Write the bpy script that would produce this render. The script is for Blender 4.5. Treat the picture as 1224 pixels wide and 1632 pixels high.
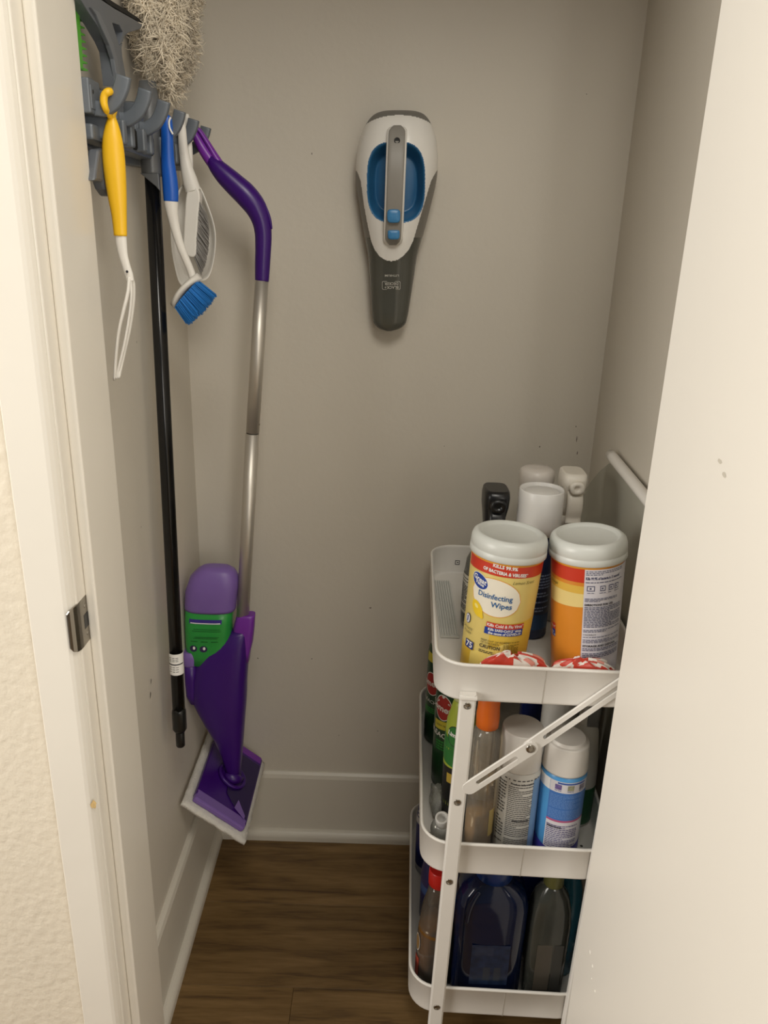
import bpy, bmesh, math, random
from mathutils import Vector, Matrix
random.seed(7)
for o in list(bpy.data.objects): bpy.data.objects.remove(o)
S = bpy.context.scene
COL = S.collection
sin, cos, pi = math.sin, math.cos, math.pi

# ------------------------------------------------------------------ camera
F = 1226.0; CX, CY = 612.0, 816.0; CAMH = 1.43
def _n(v): return v.normalized()
_d = _n(Vector((497 - CX, 4299 - CY, F)))                 # world -Z in camera axes (x right, y down, z forward)
_f = Vector((624 - CX, 385 - CY, F)); _f = _n(_f - _d * _f.dot(_d))
_x = _d.cross(_f)
if _x.x < 0: _x = -_x
CAM = Vector((0, 0, CAMH))
cd = bpy.data.cameras.new('camera'); cam = bpy.data.objects.new('camera', cd); COL.objects.link(cam)
cd.sensor_fit = 'VERTICAL'; cd.sensor_height = 24.0; cd.lens = 24.0 * F / 1632.0; cd.clip_start = 0.02
ax = Vector((_x.x, _f.x, -_d.x)); ay = -Vector((_x.y, _f.y, -_d.y)); az = -Vector((_x.z, _f.z, -_d.z))
cam.matrix_world = Matrix(((ax.x, ay.x, az.x, 0), (ax.y, ay.y, az.y, 0), (ax.z, ay.z, az.z, CAMH), (0, 0, 0, 1)))
S.camera = cam
def ray(px, py):
    c = Vector((px - CX, py - CY, F)); return Vector((_x.dot(c), _f.dot(c), -_d.dot(c)))
def P(px, py, Y): r = ray(px, py); return CAM + r * (Y / r.y)      # measured point of the place at depth Y
def PX(px, py, X): r = ray(px, py); return CAM + r * (X / r.x)
def PZ(px, py, Z): r = ray(px, py); return CAM + r * ((Z - CAMH) / r.z)

# ------------------------------------------------------------------ world, lights, exposure
w = bpy.data.worlds.new('room_light'); S.world = w; w.use_nodes = True
w.node_tree.nodes['Background'].inputs[0].default_value = (1.0, 0.955, 0.885, 1)
w.node_tree.nodes['Background'].inputs[1].default_value = 0.12
def area(name, loc, target, size, power, col):
    l = bpy.data.lights.new(name, 'AREA'); l.shape = 'RECTANGLE'; l.size, l.size_y = size; l.energy = power; l.color = col
    o = bpy.data.objects.new(name, l); COL.objects.link(o); o.location = loc
    o.rotation_euler = (Vector(target) - Vector(loc)).to_track_quat('-Z', 'Y').to_euler(); return o
area('window_light', (-2.0, 0.05, 1.45), (0.3, 0.6, 1.0), (0.9, 1.3), 43, (1.0, 0.955, 0.885))
area('hall_light', (1.0, -1.3, 1.5), (-0.2, 1.0, 1.1), (0.9, 1.1), 20, (1.0, 0.955, 0.885))
_l = bpy.data.lights.new('ceiling_lamp', 'POINT'); _l.energy = 38; _l.shadow_soft_size = 0.27; _l.color = (1.0, 0.955, 0.87)
_o = bpy.data.objects.new('ceiling_lamp', _l); COL.objects.link(_o); _o.location = (0.13, 0.10, 2.36)
S.view_settings.view_transform = 'Standard'; S.view_settings.look = 'None'
S.view_settings.gamma = 1.0; S.view_settings.use_curve_mapping = False
S.view_settings.exposure = 0.0

# ------------------------------------------------------------------ materials
def lin(c):
    if isinstance(c, str): c = tuple(int(c[i:i + 2], 16) / 255 for i in (0, 2, 4))
    return tuple(v / 12.92 if v <= 0.04045 else ((v + 0.055) / 1.055) ** 2.4 for v in c)
MATS = {}
def M(name, col, rough=0.45, metal=0.0, trans=0.0, var=0.05, vscale=18.0, bump=0.0, bscale=120.0, spec=0.5, alpha=1.0, sheen=0.0):
    if name in MATS: return MATS[name]
    m = bpy.data.materials.new(name); m.use_nodes = True; nt = m.node_tree; b = nt.nodes['Principled BSDF']
    c = lin(col)
    b.inputs['Roughness'].default_value = rough; b.inputs['Metallic'].default_value = metal
    b.inputs['Transmission Weight'].default_value = trans; b.inputs['Specular IOR Level'].default_value = spec
    b.inputs['Alpha'].default_value = alpha
    if sheen: b.inputs['Sheen Weight'].default_value = sheen
    tc = nt.nodes.new('ShaderNodeTexCoord'); nz = nt.nodes.new('ShaderNodeTexNoise')
    nz.inputs['Scale'].default_value = vscale; nz.inputs['Detail'].default_value = 4
    nt.links.new(tc.outputs['Object'], nz.inputs['Vector'])
    rp = nt.nodes.new('ShaderNodeValToRGB')
    rp.color_ramp.elements[0].position = 0.3; rp.color_ramp.elements[1].position = 0.7
    rp.color_ramp.elements[0].color = tuple(v * (1 - var) for v in c) + (1,)
    rp.color_ramp.elements[1].color = tuple(min(1, v * (1 + var)) for v in c) + (1,)
    nt.links.new(nz.outputs['Fac'], rp.inputs['Fac']); nt.links.new(rp.outputs['Color'], b.inputs['Base Color'])
    if bump:
        n2 = nt.nodes.new('ShaderNodeTexNoise'); n2.inputs['Scale'].default_value = bscale; n2.inputs['Detail'].default_value = 3
        nt.links.new(tc.outputs['Object'], n2.inputs['Vector'])
        bp = nt.nodes.new('ShaderNodeBump'); bp.inputs['Strength'].default_value = bump; bp.inputs['Distance'].default_value = 0.004
        nt.links.new(n2.outputs['Fac'], bp.inputs['Height']); nt.links.new(bp.outputs['Normal'], b.inputs['Normal'])
    MATS[name] = m; return m
def M_clear(name, tint, gloss=0.06, opac=0.12):
    """thin clear plastic: tinted see-through wall with a fresnel gloss and a little haze of its own"""
    if name in MATS: return MATS[name]
    m = bpy.data.materials.new(name); m.use_nodes = True; nt = m.node_tree; N = nt.nodes
    for n in list(N): N.remove(n)
    out = N.new('ShaderNodeOutputMaterial'); tr = N.new('ShaderNodeBsdfTransparent'); tr.inputs[0].default_value = lin(tint) + (1,)
    gl = N.new('ShaderNodeBsdfGlossy'); gl.inputs['Roughness'].default_value = gloss
    df = N.new('ShaderNodeBsdfDiffuse'); df.inputs[0].default_value = lin(tint) + (1,)
    nz = N.new('ShaderNodeTexNoise'); nz.inputs['Scale'].default_value = 25
    mr = N.new('ShaderNodeMapRange'); mr.inputs[3].default_value = opac * 0.6; mr.inputs[4].default_value = opac * 1.4
    nt.links.new(nz.outputs['Fac'], mr.inputs[0])
    a = N.new('ShaderNodeMixShader'); b = N.new('ShaderNodeMixShader'); fr = N.new('ShaderNodeFresnel'); fr.inputs[0].default_value = 1.45
    nt.links.new(mr.outputs[0], a.inputs[0]); nt.links.new(tr.outputs[0], a.inputs[1]); nt.links.new(df.outputs[0], a.inputs[2])
    nt.links.new(fr.outputs[0], b.inputs[0]); nt.links.new(a.outputs[0], b.inputs[1]); nt.links.new(gl.outputs[0], b.inputs[2])
    nt.links.new(b.outputs[0], out.inputs[0]); MATS[name] = m; return m
def M_wood():
    m = bpy.data.materials.new('floor_plank_wood'); m.use_nodes = True; nt = m.node_tree; N = nt.nodes; b = N['Principled BSDF']
    tc = N.new('ShaderNodeTexCoord'); oi = N.new('ShaderNodeObjectInfo')
    add = N.new('ShaderNodeVectorMath'); add.operation = 'MULTIPLY_ADD'
    mp = N.new('ShaderNodeMapping'); mp.inputs['Scale'].default_value = (1.6, 17, 10)
    cmb = N.new('ShaderNodeCombineXYZ'); ml = N.new('ShaderNodeMath'); ml.operation = 'MULTIPLY'; ml.inputs[1].default_value = 37
    nt.links.new(oi.outputs['Random'], ml.inputs[0]); nt.links.new(ml.outputs[0], cmb.inputs[0]); nt.links.new(ml.outputs[0], cmb.inputs[2])
    va = N.new('ShaderNodeVectorMath'); va.operation = 'ADD'
    nt.links.new(tc.outputs['Object'], va.inputs[0]); nt.links.new(cmb.outputs[0], va.inputs[1])
    nt.links.new(va.outputs[0], mp.inputs['Vector'])
    n1 = N.new('ShaderNodeTexNoise'); n1.inputs['Scale'].default_value = 2.2; n1.inputs['Detail'].default_value = 8; n1.inputs['Roughness'].default_value = 0.6; n1.inputs['Distortion'].default_value = 0.9
    nt.links.new(mp.outputs[0], n1.inputs['Vector'])
    n2 = N.new('ShaderNodeTexNoise'); n2.inputs['Scale'].default_value = 14; n2.inputs['Detail'].default_value = 5
    nt.links.new(mp.outputs[0], n2.inputs['Vector'])
    mx = N.new('ShaderNodeMath'); mx.operation = 'MULTIPLY_ADD'; mx.inputs[1].default_value = 0.3
    nt.links.new(n2.outputs['Fac'], mx.inputs[0]); nt.links.new(n1.outputs['Fac'], mx.inputs[2])
    rp = N.new('ShaderNodeValToRGB'); e = rp.color_ramp.elements
    e[0].position = 0.42; e[0].color = lin('4a341b') + (1,); e[1].position = 0.9; e[1].color = lin('8e7047') + (1,)
    k = e.new(0.62); k.color = lin('745932') + (1,)
    nt.links.new(mx.outputs[0], rp.inputs['Fac'])
    hsv = N.new('ShaderNodeHueSaturation'); mr = N.new('ShaderNodeMapRange'); mr.inputs[3].default_value = 0.80; mr.inputs[4].default_value = 1.12
    nt.links.new(oi.outputs['Random'], mr.inputs[0]); nt.links.new(mr.outputs[0], hsv.inputs['Value']); nt.links.new(rp.outputs[0], hsv.inputs['Color'])
    nt.links.new(hsv.outputs[0], b.inputs['Base Color']); b.inputs['Roughness'].default_value = 0.5
    bp = N.new('ShaderNodeBump'); bp.inputs['Strength'].default_value = 0.15; bp.inputs['Distance'].default_value = 0.001
    nt.links.new(n1.outputs['Fac'], bp.inputs['Height']); nt.links.new(bp.outputs[0], b.inputs['Normal'])
    return m

WALL = M('wall_paint', 'cfc8bb', 0.5, var=0.02, vscale=3, bump=0.12, bscale=70)
WALLO = M('outer_wall_orange_peel', 'e3d9c6', 0.5, var=0.02, vscale=4, bump=0.5, bscale=75)
BASEM = M('baseboard_paint', 'd2ccbf', 0.4, var=0.02, vscale=5, bump=0.08, bscale=30)
TRIM = M('trim_gloss_paint', 'e8e2d6', 0.28, var=0.015, vscale=5, bump=0.10, bscale=22)
DOORM = M('door_paint', 'f3eee4', 0.35, var=0.012, vscale=3, bump=0.06, bscale=12)
WHITEP = M('white_plastic', 'e2ded6', 0.4, var=0.02)
CARTM = M('cart_white_enamel', 'e9e5de', 0.35, var=0.015)
LIDM = M('lid_milky_plastic', 'd3d5cf', 0.35, var=0.03)
STEEL = M('brushed_steel', 'a09a90', 0.28, 1.0)
ALU = M('satin_aluminium', 'cfc9bf', 0.42, 0.75, var=0.02)
GREYP = M('rack_grey_plastic', '60666d', 0.4, var=0.03)
GREYD = M('squeegee_grey_plastic', '60646a', 0.42, var=0.04)
BLACKP = M('black_plastic', '141414', 0.3)
BLACKR = M('black_rubber', '101010', 0.7)
YELP = M('yellow_plastic', 'eebb1c', 0.4, var=0.03)
BLUEP = M('blue_plastic', '1157b8', 0.38, var=0.03)
BLUEB = M('blue_bristle', '2079c8', 0.6)
GREYB = M('grey_bristle', '908c88', 0.7)
PURD = M('dark_purple_plastic', '3a0d6e', 0.33, var=0.04)
PURL = M('bright_purple_plastic', '742c9c', 0.35, var=0.04)
LILAC = M('lilac_plastic', '7b5fa6', 0.4, var=0.04)
DARKTXT = M('print_black', '25252c', 0.5)
WHITETXT = M('print_white', 'eeece8', 0.5)
NAVY = M('print_navy', '16307e', 0.45)
REDP = M('print_red', 'c83424', 0.45)
GREENP = M('print_green', '2fa23c', 0.45)

# ------------------------------------------------------------------ mesh helpers
class MB:
    def __init__(s): s.v = []; s.f = []; s.m = []; s.s = []
    def face(s, idx, mi=0, sm=True): s.f.append(tuple(idx)); s.m.append(mi); s.s.append(sm)
    def add(s, pts): k = len(s.v); s.v += [Vector(p) for p in pts]; return k
    def box(s, lo, hi, mi=0):
        x0, y0, z0 = lo; x1, y1, z1 = hi
        k = s.add([(x0, y0, z0), (x1, y0, z0), (x1, y1, z0), (x0, y1, z0), (x0, y0, z1), (x1, y0, z1), (x1, y1, z1), (x0, y1, z1)])
        for q in ((0, 3, 2, 1), (4, 5, 6, 7), (0, 1, 5, 4), (1, 2, 6, 5), (2, 3, 7, 6), (3, 0, 4, 7)): s.face([k + i for i in q], mi, False)
        return s
    def loft(s, rings, cap0=True, cap1=True, mi=0, sm=True, closed=True):
        n = len(rings[0]); ks = [s.add(r) for r in rings]
        for a, b in zip(ks, ks[1:]):
            for i in range(n if closed else n - 1):
                j = (i + 1) % n; s.face((a + i, a + j, b + j, b + i), mi, sm)
        if cap0: s.face([ks[0] + i for i in reversed(range(n))], mi, False)
        if cap1: s.face([ks[-1] + i for i in range(n)], mi, False)
        return s
    def lathe(s, prof, n=32, c=(0, 0, 0), mi=0, ey=1.0, cap0=True, cap1=True):
        c = Vector(c)
        return s.loft([[c + Vector((r * cos(2 * pi * i / n), ey * r * sin(2 * pi * i / n), z)) for i in range(n)] for r, z in prof], cap0, cap1, mi)
    def tube(s, pts, rad, n=10, ref=None, caps=True, mi=0, sq=0):
        pts = [Vector(p) for p in pts]; L = len(pts)
        if not isinstance(rad, (list, tuple)) : rad = [rad] * L
        elif isinstance(rad, tuple): rad = [rad] * L
        rings = []; side = None
        for i, p in enumerate(pts):
            t = (pts[min(i + 1, L - 1)] - pts[max(i - 1, 0)]).normalized()
            if ref is not None: side = Vector(ref)
            elif side is None: side = Vector((1, 0, 0)) if abs(t.x) < 0.8 else Vector((0, 1, 0))
            side = (side - t * side.dot(t)).normalized(); up = t.cross(side)
            a, b = rad[i] if isinstance(rad[i], (tuple, list)) else (rad[i], rad[i])
            ring = []
            for q in range(n):
                th = 2 * pi * (q + (0.5 if n == 4 else 0)) / n; cx, sy = cos(th), sin(th)
                if sq: e = 1 - sq; cx = math.copysign(abs(cx) ** e, cx); sy = math.copysign(abs(sy) ** e, sy)
                if n == 4: cx *= 1.414; sy *= 1.414
                ring.append(p + side * a * cx + up * b * sy)
            rings.append(ring)
        return s.loft(rings, caps, caps, mi, n > 4)
    def prism(s, outline, off, mi=0, sm=False):
        """planar outline (3D points) pushed along off"""
        n = len(outline); off = Vector(off); a = s.add(outline); b = s.add([Vector(p) + off for p in outline])
        s.face([a + i for i in range(n)], mi, False); s.face([b + i for i in reversed(range(n))], mi, False)
        for i in range(n): j = (i + 1) % n; s.face((a + j, a + i, b + i, b + j), mi, sm)
        return s
    def build(s, name, mats, parent=None, origin=None, bevel=0, segs=2, recalc=True):
        me = bpy.data.meshes.new(name)
        o0 = Vector(origin) if origin is not None else Vector((0, 0, 0))
        if parent is not None and origin is None:
            r = parent
            while r.parent: r = r.parent
            if r.get('_w'): o0 = Vector(r['_w'])
        me.from_pydata([tuple(v - o0) for v in s.v], [], s.f)
        if not isinstance(mats, (list, tuple)): mats = [mats]
        for m in mats: me.materials.append(m)
        me.polygons.foreach_set('material_index', s.m); me.polygons.foreach_set('use_smooth', s.s)
        if recalc:
            bm = bmesh.new(); bm.from_mesh(me); bmesh.ops.recalc_face_normals(bm, faces=bm.faces[:]); bm.to_mesh(me); bm.free()
        me.validate(); me.update()
        o = bpy.data.objects.new(name, me); COL.objects.link(o)
        if parent is not None: o.parent = parent
        elif origin is not None: o.location = o0
        if bevel:
            md = o.modifiers.new('bevel', 'BEVEL'); md.width = bevel; md.segments = segs; md.limit_method = 'ANGLE'; md.angle_limit = math.radians(40)
        return o
def tag(o, label, cat, group=None, kind=None):
    o['label'] = label; o['category'] = cat
    if group: o['group'] = group
    if kind: o['kind'] = kind
    return o
def thing(name, label, cat, base, world=True, group=None, mat=None):
    """Empty at the base of the thing; with world=True its parts are given in world coordinates, else in its own frame"""
    o = bpy.data.objects.new(name, None); COL.objects.link(o); o.empty_display_size = 0.05
    if mat is not None: o.matrix_world = mat
    else: o.location = base
    if world: o['_w'] = tuple(base)
    return tag(o, label, cat, group)
def struct(name, o, label, cat):
    o.name = name; o['kind'] = 'structure'; return tag(o, label, cat)
def cr(pts, n=6):
    """Catmull-Rom through tuples of any length"""
    out = []; L = len(pts)
    for i in range(L - 1):
        p0, p1, p2, p3 = pts[max(i - 1, 0)], pts[i], pts[i + 1], pts[min(i + 2, L - 1)]
        for k in range(n):
            t = k / n
            out.append(tuple(0.5 * ((2 * b) + (-a + c) * t + (2 * a - 5 * b + 4 * c - d) * t * t + (-a + 3 * b - 3 * c + d) * t ** 3) for a, b, c, d in zip(p0, p1, p2, p3)))
    out.append(tuple(pts[-1])); return out
def interp(tab, x):
    if x <= tab[0][0]: return tab[0][1]
    for (a, va), (b, vb) in zip(tab, tab[1:]):
        if x <= b: t = (x - a) / (b - a); return va + (vb - va) * t
    return tab[-1][1]
def sm_interp(tab, x):
    if x <= tab[0][0]: return tab[0][1]
    if x >= tab[-1][0]: return tab[-1][1]
    for i in range(len(tab) - 1):
        if x <= tab[i + 1][0]:
            a = tab[i]; b = tab[i + 1]; t = (x - a[0]) / (b[0] - a[0]); h = b[0] - a[0]
            m0 = (b[1] - tab[max(i - 1, 0)][1]) / (b[0] - tab[max(i - 1, 0)][0]); nx = tab[min(i + 2, len(tab) - 1)]
            m1 = (nx[1] - a[1]) / (nx[0] - a[0])
            return (2*t**3-3*t*t+1)*a[1] + (t**3-2*t*t+t)*h*m0 + (-2*t**3+3*t*t)*b[1] + (t**3-t*t)*h*m1
def scl(px, py, Y): return (P(px + 1, py, Y) - P(px, py, Y)).length
def stroke(mb, pts, Y, flat=1.0, n=12, k=6, sq=0, caps=True, dY=None):
    """limb measured as (px, py, half width px) at depth Y; flat = thickness / width"""
    q = cr(pts, k); L = len(q)
    Ys = [Y if dY is None else Y + dY * i / (L - 1) for i in range(L)]
    mb.tube([P(a, b, yy) for (a, b, h), yy in zip(q, Ys)], [(h * scl(a, b, yy), h * scl(a, b, yy) * flat) for (a, b, h), yy in zip(q, Ys)], n, ref=(1, 0, 0.001), sq=sq, caps=caps)
def rrect(w, d, r, n=6, cx=0, cy=0):
    pts = []
    for sx, sy, a0 in ((1, -1, -90), (1, 1, 0), (-1, 1, 90), (-1, -1, 180)):
        for i in range(n + 1):
            a = math.radians(a0 + 90 * i / n)
            pts.append((cx + sx * (w / 2 - r) + r * cos(a), cy + sy * (d / 2 - r) + r * sin(a)))
    return pts
_tc = {}
def text_mesh(body, size, align='CENTER', shear=0.0, bold=0.0):
    key = (body, size, align, shear, bold)
    if key in _tc: return _tc[key]
    c = bpy.data.curves.new('t', 'FONT'); c.body = body; c.size = size; c.align_x = align; c.align_y = 'CENTER'; c.resolution_u = 2; c.shear = shear; c.offset = bold
    o = bpy.data.objects.new('t', c); me = bpy.data.meshes.new_from_object(o)
    r = ([(v.co.x, v.co.y) for v in me.vertices], [tuple(p.vertices) for p in me.polygons])
    bpy.data.objects.remove(o); bpy.data.curves.remove(c); bpy.data.meshes.remove(me); _tc[key] = r; return r

class Decal:
    """flat print laid on a surface given by surf(u, v, lift): u = distance round, v = height"""
    def __init__(s, surf, step=0.006): s.surf = surf; s.mb = MB(); s.mats = []; s.lay = 0; s.step = step
    def mi(s, m):
        if m not in s.mats: s.mats.append(m)
        return s.mats.index(m)
    def cols(s, u0, u1, top, bot, m):
        s.lay += 1; e = 0.00012 + 0.00006 * s.lay; k = s.mi(m); n = max(2, int(abs(u1 - u0) / s.step) + 1)
        us = [u0 + (u1 - u0) * i / n for i in range(n + 1)]
        a = s.mb.add([s.surf(u, bot(u), e) for u in us]); nv = 4; rows = [a]
        for r in range(1, nv + 1): rows.append(s.mb.add([s.surf(u, bot(u) + (top(u) - bot(u)) * r / nv, e) for u in us]))
        for r in range(nv):
            for i in range(n): s.mb.face((rows[r] + i, rows[r] + i + 1, rows[r + 1] + i + 1, rows[r + 1] + i), k, True)
    def rect(s, u0, u1, v0, v1, m, skew=0.0): s.cols(u0, u1, lambda u: v1 + skew * (u - u0), lambda u: v0 + skew * (u - u0), m)
    def ell(s, u, v, a, b, m, tilt=0.0):
        st = s.step; s.step = min(st, a / 10)
        h = lambda x: b * math.sqrt(max(0, 1 - ((x - u) / a) ** 2))
        s.cols(u - a, u + a, lambda x: v + tilt * (x - u) + h(x), lambda x: v + tilt * (x - u) - h(x), m); s.step = st
    def text(s, body, u, v, size, m, align='CENTER', rot=0.0, shear=0.0, bold=0.0, sx=1.0):
        s.lay += 1; e = 0.0002 + 0.00006 * s.lay; k = s.mi(m); vs, fs = text_mesh(body, size, align, shear, bold)
        c, q = cos(rot), sin(rot); a = s.mb.add([s.surf(u + sx * x * c - y * q, v + sx * x * q + y * c, e) for x, y in vs])
        for f in fs: s.mb.face([a + i for i in f], k, False)
    def lines(s, u0, u1, v0, v1, n, m, fill=0.5, gap=0.18):
        """rows of small print"""
        s.lay += 1; e = 0.0002 + 0.00006 * s.lay; k = s.mi(m); dv = (v1 - v0) / n
        for r in range(n):
            if random.random() < 0.06: continue
            v = v1 - dv * (r + 0.5); u = u0; end = u1 if random.random() > 0.25 else u0 + (u1 - u0) * random.uniform(0.4, 0.9)
            while u < end:
                wd = min(random.uniform(0.0025, 0.007), end - u); h = dv * fill / 2
                a = s.mb.add([s.surf(u, v - h, e), s.surf(u + wd, v - h, e), s.surf(u + wd, v + h, e), s.surf(u, v + h, e)])
                s.mb.face((a, a + 1, a + 2, a + 3), k, False); u += wd + gap * 0.006
    def build(s, name, parent): return s.mb.build(name, s.mats, parent, origin=(0, 0, 0), recalc=False)
def cyl_surf(rf, ey=1.0):
    """u measured from the side that looks at the viewer (-Y)"""
    def f(u, v, e):
        r = rf(v); a = u / r; r += e; return Vector((r * sin(a), -r * ey * cos(a), v))
    return f
def frame_mat(base, top, spin=0.0):
    z = (Vector(top) - Vector(base)).normalized(); y = Vector((0, 1, 0)); x = y.cross(z).normalized(); y = z.cross(x)
    m = Matrix(((x.x, y.x, z.x, base[0]), (x.y, y.y, z.y, base[1]), (x.z, y.z, z.z, base[2]), (0, 0, 0, 1)))
    return m @ Matrix.Rotation(spin, 4, 'Z')
def hit(mat, px, py, r):
    """where a sight line meets a round body: (u, v) in that body's own frame"""
    mi = mat.inverted(); o = mi @ CAM; d = (mi.to_3x3() @ ray(px, py))
    a = d.x ** 2 + d.y ** 2; b = o.x * d.x + o.y * d.y; c = o.x ** 2 + o.y ** 2 - r * r
    D = b * b - a * c; t = (-b - math.sqrt(D)) / a if D > 0 else -b / a
    p = o + d * t; return r * math.atan2(p.x, -p.y), p.z

# ================================================================== THE ROOM
XL, XR, YB, YF, YO = -0.404, 0.437, 1.576, 1.018, 0.883
CEIL = 2.44; HEAD = 2.035
def wallbox(name, lo, hi, mat, label, cat='wall', bevel=0):
    return struct(name, MB().box(lo, hi).build(name, mat, bevel=bevel), label, cat)
wb = wallbox('wall_back', (XL - 0.1, YB, 0), (XR + 0.1, YB + 0.1, CEIL), WALL, 'off white painted back wall of the closet')
wb.rotation_euler = (0, 0, 0)
wl = wallbox('wall_left', (XL - 0.1, YF - 0.001, 0), (XL, YB, CEIL), WALL, 'off white left side wall of the closet behind the tool rack')
wr = wallbox('wall_right', (XR, YF - 0.001, 0), (XR + 0.1, YB, CEIL), WALL, 'off white right side wall of the closet behind the cart')
wallbox('ceiling', (XL - 0.1, YF, CEIL), (XR + 0.1, YB + 0.1, CEIL + 0.05), WALL, 'white closet ceiling above the frame', 'ceiling')
wallbox('wall_front_left', (-1.9, YO, 0), (-0.41, YF, CEIL), WALLO, 'cream orange-peel textured wall left of the doorway')
wallbox('wall_front_right', (0.412, YO, 0), (1.9, YF, CEIL), WALLO, 'cream textured wall right of the doorway behind the door')
wallbox('wall_front_header', (-0.41, YO, HEAD + 0.02), (0.412, YF, CEIL), WALLO, 'cream textured wall over the doorway')

# floor: base slab with every plank as a piece of its own
WOOD = M_wood(); JOINT = M('floor_joint', '2a1f12', 0.8)
fl = struct('floor', MB().box((-1.9, -1.6, -0.03), (1.9, 1.66, -0.0045)).build('floor', JOINT), 'brown wood plank floor running across the closet', 'floor')
pw = 0.207; y = 1.148 + 2 * pw; row = 0
while y > -1.5:
    x = -1.9 + random.uniform(-0.7, 0.0)
    if row == 1: x = -1.9 - 0.06
    while x < 1.9:
        L = 1.2; x0, x1 = max(x, -1.9), min(x + L, 1.9)
        if x1 - x0 > 0.03:
            mb = MB(); g = 0.0003; y1 = min(y + pw, YB + 0.05)
            mb.box((-(x1 - x0) / 2 + g, -(y1 - y) / 2 + g, -0.0045), ((x1 - x0) / 2 - g, (y1 - y) / 2 - g, 0.0))
            o = mb.build('plank', WOOD, bevel=0.0005, segs=1); o.parent = fl; o.location = ((x0 + x1) / 2, (y + y1) / 2, 0)
        x += L
    y -= pw; row += 1

# baseboards (tall board with shoe moulding)
def baseboard(name, a, b, nrm, label):
    a, b, nrm = Vector(a), Vector(b), Vector(nrm)
    prof = [(0, 0), (0.0125, 0), (0.0125, 0.178), (0.0095, 0.187), (0.004, 0.192), (0, 0.192)]
    mb = MB(); mb.loft([[p + nrm * d + Vector((0, 0, z)) for d, z in prof] for p in (a, b)], sm=False)
    o = struct(name, mb.build(name, BASEM), label, 'baseboard')
    q = 0.016; sp = [(0.0125, 0)] + [(0.0125 + q * cos(t * pi / 12), 0.010 + q * sin(t * pi / 12)) for t in range(0, 7)] 
    sp = [(0.0125, 0), (0.0125 + q, 0)] + sp[1:]
    mb = MB(); mb.loft([[p + nrm * d + Vector((0, 0, z)) for d, z in sp] for p in (a, b)], sm=False)
    mb.build('shoe_moulding', BASEM, o); return o
baseboard('baseboard_back', (XL, YB, 0), (XR, YB, 0), (0, -1, 0), 'white baseboard along the foot of the back wall')
baseboard('baseboard_left', (XL, YF, 0), (XL, YB - 0.0125, 0), (1, 0, 0), 'white baseboard along the foot of the left wall')
baseboard('baseboard_right', (XR, YF, 0), (XR, YB - 0.0125, 0), (-1, 0, 0), 'white baseboard along the foot of the right wall')

# door casing and jambs
def casing_prof(s, x_in, x_out):
    # x runs from the inner edge outwards, y toward the viewer (-Y)
    d = x_out - x_in
    return [(x_out, YO), (x_out, 0.871), (x_out - 0.04 * d, 0.868), (x_in + 0.2 * d, 0.868), (x_in + 0.12 * d, 0.869), (x_in + 0.05 * d, 0.8725), (x_in + 0.012 * d, 0.877), (x_in, YO)]
pl = casing_prof(1, -0.3855, -0.4435)
t1 = struct('trim_1', MB().loft([[(x, y, z) for x, y in pl] for z in (0, HEAD + 0.06)]).build('trim_1', TRIM), 'glossy white casing on the left of the doorway', 'door casing')
for p in t1.data.polygons: p.use_smooth = False
pr = casing_prof(1, 0.387, 0.445)
struct('trim_2', MB().loft([[(x, y, z) for x, y in pr] for z in (0, HEAD + 0.06)], sm=False).build('trim_2', TRIM), 'white casing on the right of the doorway behind the open door', 'door casing')
struct('trim_3', MB().box((-0.3855, 0.868, HEAD), (0.387, YO, HEAD + 0.06)).build('trim_3', TRIM, bevel=0.003), 'white head casing above the doorway', 'door casing')
def jamb(name, x0, x1, xs, label):
    o = struct(name, MB().box((min(x0, x1), YO - 0.004, 0), (max(x0, x1), YF + 0.001, HEAD)).build(name, TRIM, bevel=0.002), label, 'door jamb')
    a, b = min(x1, xs), max(x1, xs)
    MB().box((a, 0.905, 0), (b, YF + 0.002, HEAD - 0.012)).build('door_stop', TRIM, o, bevel=0.0035, segs=3)
    return o
j1 = jamb('trim_4', -0.410, -0.384, -0.370, 'glossy white left door jamb with stop and steel strike plate')
jamb('trim_5', 0.412, 0.387, 0.373, 'white right door jamb behind the open door')
hj = struct('trim_6', MB().box((-0.384, YO - 0.004, HEAD), (0.387, YF + 0.001, HEAD + 0.02)).build('trim_6', TRIM), 'white head jamb at the top of the doorway', 'door jamb')
# strike plate on the jamb: plate with a latch hole and a lip curling round the front edge
zc = PX(152, 968, -0.384).z; hz = 0.032
path = [(-0.3833, 0.918), (-0.3833, 0.9), (-0.3833, 0.884), (-0.3838, 0.876), (-0.3855, 0.869), (-0.3885, 0.8645), (-0.3915, 0.8635)]
mb = MB(); rings = []
for i, (x, yy) in enumerate(path):
    h = hz if i < 4 else hz * (0.97, 0.9, 0.76)[i - 4]
    rings.append([(x, yy, zc - h), (x, yy, zc + h), (x - 0.0016, yy + (0.0008 if i > 3 else 0), zc + h), (x - 0.0016, yy + (0.0008 if i > 3 else 0), zc - h)])
mb.loft(rings, sm=False)
sp = mb.build('strike_plate', STEEL, j1); sp['label'] = 'steel latch strike plate with curled lip'
MB().box((-0.3840, 0.893, zc - 0.011), (-0.38305, 0.908, zc + 0.009)).build('latch_hole', BLACKP, sp)
for dz in (-0.02, 0.0195):
    MB().loft([[(x, 0.9005 + r * cos(t * pi / 5), zc + dz + r * sin(t * pi / 5)) for t in range(10)] for x, r in ((-0.3835, 0.0036), (-0.3828, 0.0032), (-0.3826, 0.0012))]).build('screw', STEEL, sp)
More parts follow.
